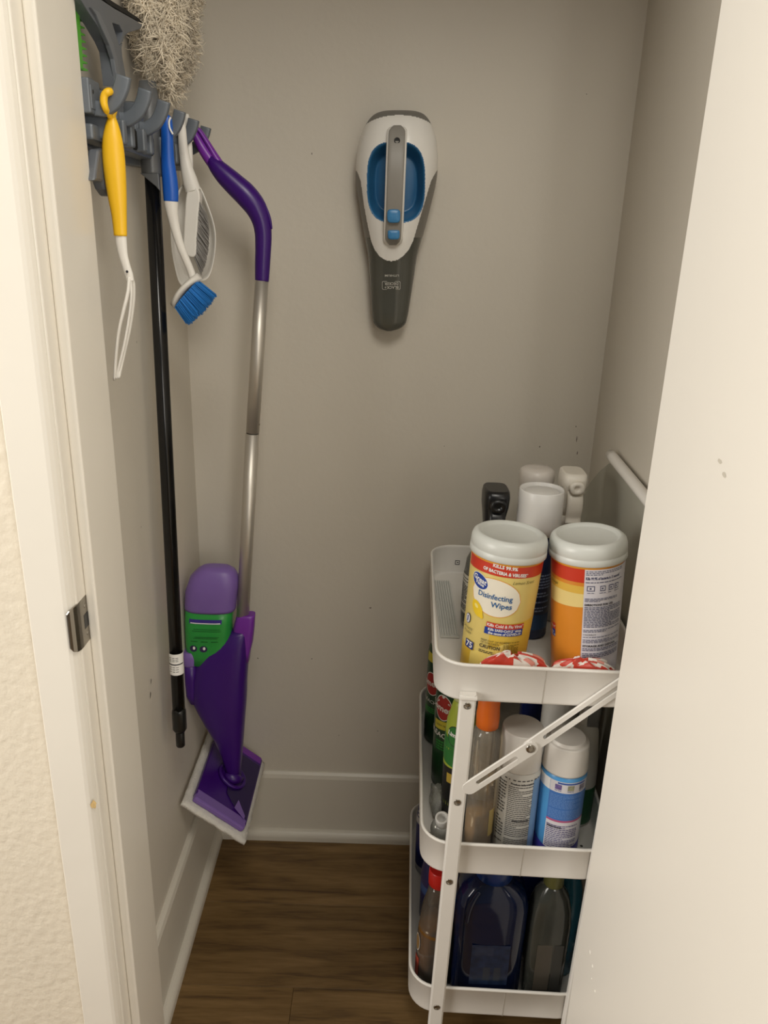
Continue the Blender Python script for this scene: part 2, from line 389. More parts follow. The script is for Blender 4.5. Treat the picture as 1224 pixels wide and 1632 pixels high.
# worn paint chip on the casing
mb = MB(); cpt = P(149, 1283, 0.8678); mb.add([cpt + Vector((0.0045 * random.uniform(0.6, 1.2) * cos(a * pi / 6), 0, 0.0075 * random.uniform(0.6, 1.2) * sin(a * pi / 6))) for a in range(12)])
mb.face(range(12), 0, False); mb.build('paint_chip', M('paint_chip', 'c9ab74', 0.6, var=0.2, vscale=300), t1)

# the open door on the right
dr = MB(); dr.box((0.3108, 0.868 - 0.735, 0.012), (0.3458, 0.868, HEAD - 0.008))
door = struct('door_1', dr.build('door_1', DOORM, bevel=0.0015), 'plain white door standing open toward the viewer on the right', 'door')
for (px, py, r) in ((940, 1518, 2.2), (944, 1540, 1.8), (948, 1580, 1.6), (943, 1560, 1.0)):
    c = PX(px, py, 0.3108); s_ = 0.00095
    MB().loft([[(0.3108 - h, c.y + 1.6 * r * s_ * k * cos(a * pi / 4), c.z + r * s_ * 2.0 * k * sin(a * pi / 4)) for a in range(8)] for h, k in ((-0.0002, 1), (0.0006, 0.7), (0.0008, 0.25))]).build('paint_drip', DOORM, door)
for (px, py) in ((1147, 735), (1154, 757)):
    c = PX(px, py, 0.3106); mb = MB(); mb.add([c + Vector((0, 0.006 * random.uniform(0.5, 1) * cos(a * pi / 4), 0.003 * random.uniform(0.5, 1) * sin(a * pi / 4))) for a in range(8)]); mb.face(range(8), 0, False)
    mb.build('scuff_mark', M('scuff_pale', 'cfc8ba', 0.6), door)
HINGE = M('hinge_steel', 'b5ada0', 0.35, 1.0)
for hzz in (0.25, 1.0, 1.82):
    hb = MB(); hb.tube([(0.362, 0.861, hzz - 0.045), (0.362, 0.861, hzz + 0.045)], 0.006, 10); hb.box((0.3455, 0.8595, hzz - 0.045), (0.362, 0.8625, hzz + 0.045)); hb.box((0.362, 0.8595, hzz - 0.045), (0.4, 0.868, hzz + 0.045))
    hb.build('hinge', HINGE, door)

# scuffs on the closet walls
SC = M('scuff_dark', '6f675c', 0.7)
def scuff(wall, c, t1, t2, a, b):
    mb = MB(); n = 8; t1, t2 = Vector(t1), Vector(t2)
    mb.add([c + t1 * a * random.uniform(0.5, 1.1) * cos(2 * pi * i / n) + t2 * b * random.uniform(0.5, 1.1) * sin(2 * pi * i / n) for i in range(n)]); mb.face(range(n), 0, False)
    mb.build('scuff_mark', SC, wall)
for px, py, a, b in ((590, 969, 3, 2), (497, 1050, 1.6, 1.6), (411, 1049, 2, 1.4), (708, 711, 1.5, 1.2), (602, 1165, 2.0, 1.0), (497, 245, 1, 2.5), (918, 680, 1, 2), (919, 700, 1.2, 6), (920, 722, 1, 4), (935, 150, 1, 1), (540, 1172, 1.5, 1.0), (860, 712, 1.6, 2), (640, 1246, 2, 1)):
    if py > 1225: continue
    s_ = 0.0011; scuff(wb, P(px, py, YB - 0.0006), (1, 0, 0), (0, 0, 1), a * s_, b * s_)
for px, py, a, b in ((241, 1085, 2, 5), (240, 1108, 3, 6), (218, 545, 1.5, 2), (225, 840, 1, 2)):
    s_ = 0.0011; scuff(wl, PX(px, py, XL + 0.0006), (0, 1, 0), (0, 0.3, 1), a * s_, b * s_)


# ================================================================== HANDHELD VACUUM on the back wall
VY = 1.525
vroot = thing('handheld_vacuum', 'white, blue and grey handheld vacuum hung nose down on the back wall', 'vacuum', P(620, 528, YB - 0.03))
HW = [(176, 30), (179, 38), (186, 46), (197, 53), (212, 59), (235, 64), (262, 66), (290, 64.5), (330, 57), (370, 48.5), (410, 39.5), (450, 35), (490, 30.5), (508, 28), (516, 26), (522, 21.5), (526, 15), (528.5, 5)]
HH = [(176, .050), (184, .068), (205, .082), (262, .094), (330, .090), (380, .080), (420, .068), (470, .058), (515, .050), (528.5, .042)]
vc = lambda v: 636.5 + (620.5 - 636.5) * (v - 176) / 352.0
def v_depth(s, v):
    h = sm_interp(HH, v); side = 0.03
    d = side + (h - side) * (1 - min(1, abs(s)) ** 2.6) ** 0.5
    x = vc(v) + s * sm_interp(HW, v)
    q = (abs((x - 631) / 45.5) ** 3 + abs((v - 293) / 63.0) ** 3) ** (1 / 3)
    if q < 1: t = min(1, (1 - q) / 0.30); t = t * t * (3 - 2 * t); d -= 0.040 * t
    return d, q
WB_L = [(262, 560), (275, 570), (290, 575.5), (330, 581), (360, 586.5), (385, 592), (398, 597.5), (408, 605), (414, 614), (416, 623.5)]
WB_R = [(262, 704), (275, 694), (290, 686), (330, 674), (360, 665), (385, 657.5), (398, 651), (408, 642), (414, 633), (416, 623.5)]
NR, NC = 280, 160
parts = {k: MB() for k in ('body_shell', 'grip_recess', 'dust_bowl', 'side_panel', 'side_panel_', 'vent_cap')}
idx = {}; grid = []
vs_ = [176 + 352.3 * i / NR for i in range(NR + 1)]
ss_ = [sin(pi / 2 * (-1 + 2 * j / NC)) * 0.35 + (-1 + 2 * j / NC) * 0.65 for j in range(NC + 1)]
for v in vs_:
    grid.append([])
    for s_ in ss_:
        d, q = v_depth(s_, v); x = vc(v) + s_ * sm_interp(HW, v)
        p = P(x, v, VY); p.y = YB - 0.003 - d; grid[-1].append((p, x, v, q))
def region(x, v, q):
    if q < 1: return 'grip_recess'
    if v < 186.5 + ((x - 636) / 45.0) ** 2 * 8: return 'vent_cap'
    if v < 262: return 'body_shell'
    if v <= 416 and interp(WB_L, v) <= x <= interp(WB_R, v): return 'body_shell'
    return ('side_panel' if x < 630 else 'side_panel_') if v < 378 else 'dust_bowl'
def put(mb, key, i, j):
    k = (key, i, j)
    if k not in idx: idx[k] = mb.add([grid[i][j][0]])
    return idx[k]
for i in range(NR):
    for j in range(NC):
        x = (grid[i][j][1] + grid[i + 1][j + 1][1]) / 2; v = (vs_[i] + vs_[i + 1]) / 2; q = (grid[i][j][3] + grid[i + 1][j + 1][3]) / 2
        k = region(x, v, q); mb = parts[k]
        mb.face((put(mb, k, i, j), put(mb, k, i, j + 1), put(mb, k, i + 1, j + 1), put(mb, k, i + 1, j)))
for i in range(NR):                                              # side walls back to the wall
    for j, sg in ((0, -1), (NC, 1)):
        a, b = grid[i][j], grid[i + 1][j]; k = region(a[1] - sg * 0.5, a[2], 2); mb = parts[k]
        n = mb.add([a[0], b[0], (b[0].x - sg * .004, YB - .001, b[0].z), (a[0].x - sg * .004, YB - .001, a[0].z)]); mb.face((n, n + 1, n + 2, n + 3))
for i, k in ((0, 'vent_cap'), (NR, 'dust_bowl')):
    for j in range(NC):
        a, b = grid[i][j][0], grid[i][j + 1][0]; mb = parts[k]; n = mb.add([a, b, (b.x, YB - .001, b.z), (a.x, YB - .001, a.z)]); mb.face((n, n + 1, n + 2, n + 3))
VW = M('vacuum_white', 'ebe8e2', 0.3, var=0.015)
vm = {'body_shell': VW, 'grip_recess': M('vacuum_blue_recess', '2a6591', 0.35, var=0.06), 'dust_bowl': M('vacuum_smoked_bowl', '53534c', 0.18, var=0.1, vscale=9),
      'side_panel': M('vacuum_grey_side', '77736c', 0.4), 'vent_cap': M('vacuum_grey_cap', '77746e', 0.5)}
vm['side_panel_'] = vm['side_panel']
vo = {k: mb.build(k.rstrip('_'), vm[k], vroot, recalc=True) for k, mb in parts.items()}
# handle bridge across the recess with grey grip strip
def v_handle(name, hw, lift, v0, v1, mat, parent, hwx=0.0, thick=0.016):
    rings = []; n = 40
    for i in range(n + 1):
        v = v0 + (v1 - v0) * i / n; t = (v - 203) / (393 - 203); c = 633 + (626 - 633) * t
        rise = 0.030 * (max(0, sin(pi * min(1, max(0, t)))) ** 0.55)
        e = min(1, min(i, n - i) / 2.6); ww = (hw - 0.8 * t) * math.sqrt(max(0.2, 1 - (1 - e) ** 2))
        base = sm_interp(HH, v); top = base + rise * 0.55 + lift
        if name == 'handle': top -= 0.010 * (1 - e) ** 2
        ring = []
        for k in range(12):
            a = 2 * pi * (k + 0.5) / 12; cx = math.copysign(abs(cos(a)) ** 0.45, cos(a)); sy = math.copysign(abs(sin(a)) ** 0.45, sin(a))
            p = P(c + ww * cx, v, VY); p.y = YB - 0.003 - (top - thick / 2 + thick / 2 * sy); ring.append(p)
        rings.append(ring)
    return MB().loft(rings).build(name, mat, parent)
vh = v_handle('handle', 16.0, 0.004, 202, 394, VW, vroot, thick=0.020)
VG = M('vacuum_grip_grey', '8f8b84', 0.45)
vg = v_handle('grip_strip', 13.2, 0.0062, 205, 390.5, VG, vh, thick=0.006)
VB = M('vacuum_button_blue', '3f83b8', 0.35)
for (cy_, hh_, w_) in ((346, 10.5, 10.2), (374.5, 7.5, 9.2)):
    rings = []
    for d, k in ((0.0, 1.0), (0.0035, 1.0), (0.005, 0.86), (0.0052, 0.3)):
        t = (cy_ - 203) / 190; base = sm_interp(HH, cy_) + 0.030 * sin(pi * t) ** 0.55 * 0.55 + 0.0055 + d; r = []
        for a in range(20):
            th = 2 * pi * a / 20; p = P(627.3 + w_ * k * math.copysign(abs(cos(th)) ** 0.5, cos(th)), cy_ + hh_ * k * math.copysign(abs(sin(th)) ** (0.55 if sin(th) > 0 or cy_ < 360 else 0.25), sin(th)), VY); p.y = YB - 0.003 - base; r.append(p)
        rings.append(r)
    bo = MB().loft(rings).build('power_button' if cy_ < 360 else 'release_button', VB, vh)
p0 = P(632.5, 230.5, VY); yb = YB - 0.003 - (sm_interp(HH, 230) + 0.030 * sin(pi * 27 / 190) ** 0.55 * 0.55 + 0.0066)
mb = MB(); mb.lathe([(0.0052, 0), (0.0052, 0.0012), (0.0036, 0.0014), (0.0034, -0.001)], 16)
mb.v = [Vector((p0.x + v.x, yb - v.z, p0.z + v.y)) for v in mb.v]; mb.build('screw_hole', BLACKP, vh)
# dark seam over the grip strip
# print on the bowl, upside down as the vacuum hangs
def vsurf(u, v, e):
    x = 623.5 + u; s_ = (x - vc(v)) / sm_interp(HW, v); d, _ = v_depth(s_, v); p = P(x, v, VY); p.y = YB - 0.003 - d - e - 0.0004; return p
dc = Decal(vsurf, 2.0); dc.lay = 1
PALE = M('print_pale', 'b9b6ad', 0.5)
def vtext(body, cx, cy, size, sx=1.0):
    k = dc.mi(PALE); dc.lay += 1; vs, fs = text_mesh(body, size, 'CENTER', 0, 0.02 * size); a = dc.mb.add([vsurf(cx - 623.5 - sx * x, cy + y, 0.0004) for x, y in vs])
    for f in fs: dc.mb.face([a + i for i in f], k, False)
vtext('LITHIUM', 624.5, 438.5, 4.6, 1.3); vtext('BLACK+', 624, 457.2, 6.2, 1.0); vtext('DECKER', 624, 451.3, 6.2, 0.95)
fr = rrect(29, 13.5, 2.2, 4); n = len(fr); k = dc.mi(PALE)
for i in range(n):
    a, b = fr[i], fr[(i + 1) % n]; q = dc.mb.add([vsurf(a[0], 454.3 + a[1], .0004), vsurf(b[0], 454.3 + b[1], .0004), vsurf(b[0] * .955, 454.3 + b[1] * .9, .0004), vsurf(a[0] * .955, 454.3 + a[1] * .9, .0004)]); dc.mb.face((q, q + 1, q + 2, q + 3), k, False)
bp_ = dc.mb.build('logo_print', dc.mats, vo['dust_bowl'], recalc=False)

# ================================================================== TOOL RACK on the left wall
rk = thing('tool_rack', 'grey plastic wall rack with six hooks holding brushes and handles', 'tool rack', (XL, 1.24, 1.54))
RY0, RY1, RZ0, RZ1 = 1.024, 1.468, 1.535, 1.598
top = [(RY0 + (RY1 - RY0) * i / 44, RZ1 + 0.006 + 0.012 * abs(cos(pi * 5 * i / 44))) for i in range(45)]
bot = [(RY1, RZ0 + .004), (RY1 - .05, RZ0 - 0.004), ((RY0 + RY1) / 2, RZ0 - 0.010), (RY0 + .05, RZ0 - 0.004), (RY0, RZ0 + .004)]
MB().prism([(XL + .0005, a, b) for a, b in top + bot], (0.012, 0, 0)).build('back_plate', GREYP, rk, bevel=0.002)
MB().box((XL + 0.012, RY0, RZ0), (XL + 0.040, RY1, RZ0 + 0.018)).build('lower_rail', GREYP, rk, bevel=0.003)
HY = [1.036 + 0.0865 * i for i in range(6)]
HTX = -0.331
for i, hy in enumerate(HY):                                       # hooks: flat J arms, out and up
    q = cr([(XL + .040, 1.571), (XL + .047, 1.570), (HTX - .020, 1.571), (HTX - .008, 1.579), (HTX + .001, 1.593), (HTX + .005, 1.606)], 4)
    mb = MB(); mb.tube([(x, hy, z) for x, z in q], [(0.0052, 0.0088)] * len(q), 12, ref=(0, 1, 0), sq=0.65)
    hk = mb.build('hook', GREYP, rk)
    MB().box((XL + .010, hy - .019, 1.563), (XL + .042, hy + .019, 1.601)).build('hook_mount', GREYP, rk, bevel=0.002)
    MB().box((XL + .040, hy - .016, 1.568), (XL + .0432, hy + .010, 1.594)).build('hook_plate', GREYP, rk, bevel=0.001)
    MB().loft([[(XL + x, hy - .010 + r * cos(a * pi / 4), 1.587 + r * sin(a * pi / 4)) for a in range(8)] for x, r in ((.0425, .0026), (.0436, .0024))]).build('screw_hole', BLACKP, rk)
for i in range(5):                                                # spring grips between the hooks
    gy = (HY[i] + HY[i + 1]) / 2
    for sg in (-1, 1):
        MB().box((XL + .012, gy + sg * .027 - .006, 1.538), (XL + .054, gy + sg * .027 + .006, 1.568)).build('grip_arm', GREYP, rk, bevel=0.003)
    mb = MB()
    for sg in (-1, 1): mb.lathe([(0.009, -.013), (0.0105, -.010), (0.0105, .010), (0.009, .013)], 12, (XL + .034, gy + sg * .0165, 1.553))
    mb.build('grip_roller', BLACKR, rk)

# ================================================================== SQUEEGEE in the first grip
SX = -0.362
sq = thing('window_squeegee', 'grey plastic squeegee with black rubber blade at the near end of the rack', 'squeegee', PX(168, 310, SX))
def plate_x(name, outl, X, th, mat, parent, bevel=0.0015):
    pts = [PX(a, b, X) for a, b in outl]; return MB().prism(pts, (-th, 0, 0)).build(name, mat, parent, bevel=bevel)
fr = plate_x('frame', [(128, -30), (150, -8), (183, 14), (212, 30), (228, 40), (222, 47), (205, 52), (198, 58), (196.5, 66), (190.8, 71.4), (196, 51), (190, 40), (179, 36.5), (185, 56), (190.2, 72.6), (195.6, 68.4), (194, 76), (195, 90), (199, 112), (203, 136), (184, 138), (181, 110), (178, 84), (171, 68), (155, 40), (140, 18), (122, -12)], SX, 0.016, GREYD, sq, 0.0006)
plate_x('frame_rib', [(146, 12), (158, 19), (170, 44), (181, 70), (187, 92), (194, 136), (189, 137), (182, 94), (175, 72), (163, 46), (154, 24)], SX + .0035, 0.006, M('squeegee_rib', '6a6e74', 0.4), sq, 0.001)
bl = [(126, -40), (150, -12), (176, 8), (200, 22), (224, 36), (228, 41), (229, 54), (231, 48), (230, 37), (224, 31), (203, 17), (182, 4), (164, -8), (140, -34)]
plate_x('rubber_blade', bl, SX - .004, 0.006, BLACKR, sq, 0)
mb = MB(); q = cr([(193, 132), (184, 180), (172, 235), (163, 275)], 5)
mb.tube([PX(a, b, SX - .008) for a, b in q], [(.008, .009)] * len(q), 10, ref=(1, 0, 0)); mb.build('handle', GREYD, sq)
plate_x('handle_end', [(158, 238), (168, 236), (184, 250), (186, 300), (176, 314), (168, 302), (164, 290), (151, 288)], SX, 0.014, GREYD, sq, 0.003)

# ================================================================== GREEN COMB BRUSH behind the jamb
GRN = M('green_plastic', '55a532', 0.4, var=0.05)
gb = thing('comb_brush', 'bright green toothed brush peeking from behind the left jamb', 'brush', PX(130, 112, -0.378))
GX = -0.376
bo = plate_x('body', [(100, -60), (121, -60), (126, 0), (130, 55), (134, 112), (108, 108)], GX, 0.016, GRN, gb, 0.002)
for i in range(14):
    t = i / 13; x = 122.5 + 11 * t; y_ = -36 + 146 * t
    plate_x('tooth', [(x - 2, y_ - 3), (x + 6.5, y_ + 1.2), (x + 7, y_ + 3.4), (x - 2, y_ + 2.2)], GX - .004, 0.006, GRN, gb, 0)

# ================================================================== WOOL DUSTER on a black pole
PXX = -0.369
pt, pb = PX(243, 290, PXX), PX(287.5, 1180, PXX)
dv = (pt - pb).normalized()
du = thing('wool_duster', 'cream shaggy wool duster on a long black pole standing upside down in the rack', 'duster', PX(291, 1243, PXX))
def pole_pt(py): return pb + dv * ((PX(265, py, PXX).z - pb.z) / dv.z)
mb = MB(); n = 20; ring = lambda c, r: [c + Vector((r * (1 + 0.07 * cos(5 * 2 * pi * i / n)) * cos(2 * pi * i / n), r * (1 + 0.07 * cos(5 * 2 * pi * i / n)) * sin(2 * pi * i / n), 0)) for i in range(n)]
mb.loft([ring(pole_pt(262), .0112), ring(pole_pt(700), .0112), ring(pole_pt(1182), .0112)])
pole = mb.build('pole', M('black_pole_gloss', '0d0d0e', 0.22), du)
mb = MB(); a = pole_pt(1068); b = pole_pt(1106); mb.tube([b, a], 0.0126, 20, caps=False); stk = mb.build('sticker', WHITETXT, pole)
mb = MB()
for fy in (1074, 1077, 1080, 1091, 1095, 1099): 
    c = pole_pt(fy); 
    for th0 in (-0.9, -0.35, 0.15): mb.loft([[c + Vector((.0128 * sin(th0 + k * .1), -.0128 * cos(th0 + k * .1), dz)) for k in range(5)] for dz in (-.0005, .0005)], False, False, closed=False)
c = pole_pt(1086); mb.loft([[c + Vector((.0128 * sin(-1.4 + k * .28), -.0128 * cos(-1.4 + k * .28), dz)) for k in range(11)] for dz in (-.0012, .0012)], False, False, closed=False)
mb.build('sticker_print', DARKTXT, stk)
mb = MB(); mb.tube([pole_pt(1180), pole_pt(1176), pole_pt(1172)][::-1] + [pole_pt(1181), pole_pt(1210), pole_pt(1216)], [.0105, .0128, .0132, .0132, .0132, .0095], 16); mb.build('end_sleeve', BLACKP, pole)
mb = MB(); mb.tube([pole_pt(1214) , pole_pt(1216), pole_pt(1242), pole_pt(1244)], [.0075, .0085, .0085, .007], 14); mb.build('threaded_tip', BLACKP, pole)
GC = M('collar_grey', '5a5c5e', 0.35, var=0.05)
mb = MB(); mb.tube([pole_pt(286), pole_pt(282), pole_pt(240), pole_pt(180), pole_pt(150)], [.0150, .0158, .0155, .0165, .012], 18); mb.build('collar', GC, du)
mb = MB(); c = pole_pt(288); mb.prism([c + Vector((-.014, -.0155, .004)), c + Vector((.014, -.0155, .004)), c + Vector((.0145, -.0155, -.02)), c + Vector((.009, -.0155, -.014))], (0, .008, 0)); mb.build('collar_latch', GC, du, bevel=.001)
WC = Vector((-0.352, 1.325, 1.800)); RX, RYY, RZ = 0.048, 0.080, 0.165
core = MB(); core.loft([[WC + Vector((.8 * RX * math.sqrt(max(0, 1 - t * t)) * cos(a * pi / 8), .8 * RYY * math.sqrt(max(0, 1 - t * t)) * sin(a * pi / 8), .85 * RZ * t)) for a in range(16)] for t in (-1, -.9, -.6, -.2, .2, .6, .9, 1)])
WOOL = M('cream_wool', 'dfd3bd', 0.9, var=0.22, vscale=40, sheen=0.3)
wh = core.build('wool_head', WOOL, du)
fz = MB()
for i in range(34000):
    z = random.uniform(-1, 1); a = random.uniform(0, 2 * pi); r = math.sqrt(1 - z * z); lump = 1 + 0.16 * sin(7 * a + 5 * z) * cos(6 * z + a) + 0.08 * sin(13 * a - 9 * z)
    nrm = Vector((r * cos(a) / RX, r * sin(a) / RYY, z / RZ)).normalized()
    base = WC + Vector((RX * r * cos(a), RYY * r * sin(a), RZ * z)) * lump * random.uniform(0.78, 0.98)
    tan = Vector((random.gauss(0, 1), random.gauss(0, 1), random.gauss(-.3, 1))); tan = (tan - nrm * tan.dot(nrm)).normalized(); side = nrm.cross(tan) * 0.00055
    L = random.uniform(0.006, 0.017); curl = random.uniform(0.6, 1.7)
    p = [base, base + nrm * L * .5 + tan * L * .25 * curl, base + nrm * L * .7 + tan * L * .8 * curl, base + nrm * L * .45 + tan * L * 1.1 * curl]
    if min(v.x for v in p) < XL + .003: continue
    k = fz.add([v + side * m for v, m_ in zip(p, (1, 1, .8, .3)) for m in (m_, -m_)])
    for q in range(3): fz.face((k + 2 * q, k + 2 * q + 1, k + 2 * q + 3, k + 2 * q + 2))
fo = fz.build('wool_fibres', [WOOL], du, recalc=False); fo['kind'] = 'stuff'

# ================================================================== YELLOW WAND on hook one
YW = 1.045
yw = thing('scrub_wand', 'yellow handled wand with a slotted white plastic end on the nearest hook', 'cleaning wand', P(185, 604, YW))
mb = MB(); stroke(mb, [(178, 180, 4), (178.5, 190, 7.5), (179, 205, 12), (179.5, 225, 16), (181, 250, 17.8), (183.5, 280, 17.2), (187, 315, 14.8), (190, 345, 12), (192, 376, 10.4)], YW, 0.75, 16)
gy = mb.build('grip', YELP, yw)
mb = MB(); q = cr([(178, 188, 5), (170, 177, 5), (165.5, 163, 6), (167, 151, 6), (174, 146, 6), (180, 150, 5), (182.5, 164, 4), (183, 176, 4), (179, 188, 4)], 5)
mb.tube([P(a, b, YW - .018 * max(0, min(1, (182 - a) / 9)) * max(0, min(1, (190 - b) / 18))) for a, b, h in q], [h * scl(a, b, YW) for a, b, h in q], 10); mb.build('hanging_loop', YELP, yw)
mb = MB(); stroke(mb, [(192, 374, 9.6), (193.5, 390, 9.0), (196.5, 408, 7.6), (201, 424, 7), (205, 437, 7), (207.5, 448, 6.2)], YW, 0.6, 12); mb.build('neck', WHITEP, yw)
for pts, dy in (([(209, 440, 3), (213, 456, 3), (212, 485, 3), (206, 525, 3), (197, 565, 3), (189, 603, 2.4)], .012), ([(206, 442, 3), (204, 465, 3), (197, 495, 2.8), (190, 525, 2.6), (185.5, 560, 2.6), (182.5, 605, 2.4)], -.012), ([(208, 442, 2.5), (209.5, 470, 2.4), (206, 505, 2.4), (199, 545, 2.4), (191, 580, 2.4), (186, 603, 2.4)], 0.0)):
    mb = MB(); q = cr(pts, 6); L = len(q); mb.tube([P(a, b, YW + dy * sin(pi * i / (L - 1))) for i, (a, b, h) in enumerate(q)], [(h * scl(a, b, YW), .0035) for a, b, h in q], 8, ref=(1, 0, 0)); mb.build('tine', WHITEP, yw)
mb = MB(); c = P(202.5, 433, YW - 0.006); mb.loft([[c + Vector((r * cos(a * pi / 4), d, r * sin(a * pi / 4))) for a in range(8)] for d, r in ((0, .0018), (-.0006, .0016))]); mb.build('neck_hole', DARKTXT, yw)

# ================================================================== BLUE DISH BRUSH on the fourth hook
YBR = 1.275
bb = thing('scrub_brush', 'blue handled scrub brush with white neck and blue bristles', 'brush', P(306, 505, YBR))
mb = MB(); stroke(mb, [(265, 182.5, 4), (265, 187, 8), (266, 200, 9.4), (266.5, 225, 9.8), (267.5, 255, 10.6), (270.5, 285, 12.2), (272, 305, 12.4), (272.5, 321, 11.6)], YBR, 0.8, 16); gg = mb.build('grip', BLUEP, bb)
mb = MB(); q = cr([(272, 187), (269.5, 194), (270.5, 204), (275.5, 214)], 5); mb.tube([P(a, b, YBR - .0085) for a, b in q], 0.0014, 8); mb.build('grip_inlay', WHITETXT, gg)
mb = MB(); stroke(mb, [(272.5, 320, 11.4), (273, 328, 11), (275.5, 345, 9), (280.5, 368, 7.6), (288, 393, 6.6), (297, 415, 6.2), (304, 432, 6), (308, 446, 6)], YBR, 0.8, 14); mb.build('neck', WHITEP, bb)
A = P(318, 440, YBR); B = P(276, 488, YBR); ax_ = (B - A).normalized(); bd = P(300, 470, YBR); bd = (P(322, 489, YBR) - P(297, 462, YBR)).normalized(); sd = ax_.cross(bd).normalized()
L = (B - A).length
mb = MB(); rings = []
for i in range(13):
    t = i / 12; ww = 0.026 * math.sqrt(max(0.06, 1 - (2 * t - 1) ** 2)); c = A + ax_ * L * t - bd * 0.004 * sin(pi * t)
    rings.append([c + sd * ww * cos(k * pi / 6) + bd * 0.0062 * sin(k * pi / 6) for k in range(12)])
mb.loft(rings); hd = mb.build('head', WHITEP, bb)
mb = MB(); wbm = MB()
for i in range(700):
    t = random.uniform(.12, .95); sl = random.uniform(-1, 1) * math.sqrt(1 - (2 * t - 1) ** 2) * .9
    c = A + ax_ * L * t + sd * .024 * sl + bd * .004; ln = 0.036 * random.uniform(.9, 1.06) - .004 * abs(2 * t - 1); lean = ax_ * (t - .55) * .012 + sd * sl * .006
    tip = c + bd * ln + lean; r1 = ax_ * .0009; r2 = sd * .0009; tgt = wbm if sl < -.5 else mb
    k = tgt.add([c + r1, c + r2, c - r1, c - r2, tip + r1 * .6, tip + r2 * .6, tip - r1 * .6, tip - r2 * .6])
    for q in range(4): tgt.face((k + q, k + (q + 1) % 4, k + 4 + (q + 1) % 4, k + 4 + q))
    tgt.face((k + 4, k + 5, k + 6, k + 7))
for nm, bm_, mt in (('blue_bristles', mb, BLUEB), ('white_bristles', wbm, WHITEP)): o = bm_.build(nm, mt, bb, recalc=False); o['kind'] = 'stuff'

# ================================================================== WHITE HAND BRUSH nested in a WHITE DUSTPAN, fifth hook
YH = 1.365
hb_ = thing('hand_brush', 'white counter brush with grey bristles nested in the white dustpan', 'brush', P(318, 440, YH))
mb = MB(); stroke(mb, [(289, 178, 4), (288.5, 186, 6), (290, 205, 6.6), (292, 235, 7.6), (297, 265, 9.6), (303, 288, 12), (308, 305, 12.5)], YH, 0.7, 14); mb.build('handle', WHITEP, hb_)
hl = cr([(300, 300), (296, 315), (294, 345), (292.5, 375), (291.5, 400), (296, 406), (306, 410), (312, 405), (313, 380), (316, 340), (318.5, 312), (314, 298)], 4)
MB().prism([P(a, b, YH - .008) for a, b in hl], (0, .02, 0)).build('head', WHITEP, hb_, bevel=.003)
mb = MB()
for i in range(900):
    t = random.random(); a = P(316 - 6 * t, 318 + 92 * t, YH + random.uniform(-.006, .010)); hw_ = 16 * (sin(pi * min(1, .18 + .72 * t)) ** .7); e = P(316 - 6 * t + hw_ + 3, 318 + 92 * t + 26 + random.uniform(-4, 4), YH + random.uniform(-.014, .016))
    e = a + (e - a) * random.uniform(.9, 1.05); r1 = Vector((.0009, 0, .0009)); r2 = Vector((0, .0009, 0)); k = mb.add([a + r1, a + r2, a - r1, a - r2, e + r1 * .5, e + r2 * .5, e - r1 * .5, e - r2 * .5])
    for q in range(4): mb.face((k + q, k + (q + 1) % 4, k + 4 + (q + 1) % 4, k + 4 + q))
    mb.face((k + 4, k + 5, k + 6, k + 7))
o = mb.build('bristles', GREYB, hb_, recalc=False); o['kind'] = 'stuff'
dp = thing('dustpan', 'white oval dustpan hanging behind the white counter brush', 'dustpan', P(310, 450, YH + .04))
YD = YH + .034
out = cr([(302, 285), (318, 296), (331, 325), (342, 360), (344, 390), (339, 425), (331, 444), (318, 450), (300, 462), (286, 452), (278, 425), (273, 395), (272, 360), (277, 325), (288, 297), (302, 285)], 4)[:-1]
cxm = sum(a for a, b in out) / len(out); cym = sum(b for a, b in out) / len(out)
sh = lambda k: [(cxm + (a - cxm) * k, cym + (b - cym) * k) for a, b in out]
mb = MB(); mb.loft([[P(a, b, YD + d) for a, b in sh(k)] for k, d in ((.78, .016), (.93, .010), (1.0, -.012), (1.0, -.016), (.955, -.016), (.90, .006), (.74, .0125))])
mb.build('pan', WHITEP, dp)
mb = MB(); q = cr([(300, 292, 8), (302, 250, 5.5), (300, 215, 5), (298, 192, 5), (297, 182, 4)], 5); mb.tube([P(a, b, YD - .008) for a, b, h in q], [(h * scl(a, b, YD), .005) for a, b, h in q], 10, ref=(1, 0, 0)); mb.build('handle', WHITEP, dp)

# ================================================================== SPRAY MOP
YM = 1.43
mp = thing('spray_mop', 'purple spray mop with silver pole, cleaner bottle and white pad', 'mop', (-0.30, YM, 0.23))
mb = MB(); q = cr([(340, 262, 9), (328, 245, 8.5), (317, 226, 7.5), (311, 212, 5.5), (313, 206, 4), (319, 209, 3.5), (330, 226, 4), (341, 245, 5), (350, 260, 6)], 5)
mb.tube([P(a, b, YM) for a, b, h in q], [(h * scl(a, b, YM), .008) for a, b, h in q], 10, ref=(0, 1, 0) and None); mb.build('hanging_loop', PURL, mp)
mb = MB(); stroke(mb, [(334, 252, 7), (343, 263, 12), (357, 278, 15.5), (374, 294, 17.5), (392, 311, 18.6), (407, 330, 17.4), (416, 351, 15), (419.5, 372, 13.6), (419.5, 395, 12.8), (418.5, 420, 12.2), (417.5, 448, 11.2)], YM, 0.95, 20, 6); hdl = mb.build('handle', PURD, mp)
mb = MB(); stroke(mb, [(398, 296, 1.5), (418, 320, 2), (429, 345, 2.2), (433, 365, 1.5)], YM - .004, 1.0, 8); mb.build('trigger_ridge', PURD, hdl)
def seg(name, a, b, hwa, hwb, mat):
    p, q = P(a[0], a[1], YM), P(b[0], b[1], YM); mb = MB(); mb.tube([p, q], [hwa * scl(*a, YM), hwb * scl(*b, YM)], 24); return mb.build(name, mat, mp)
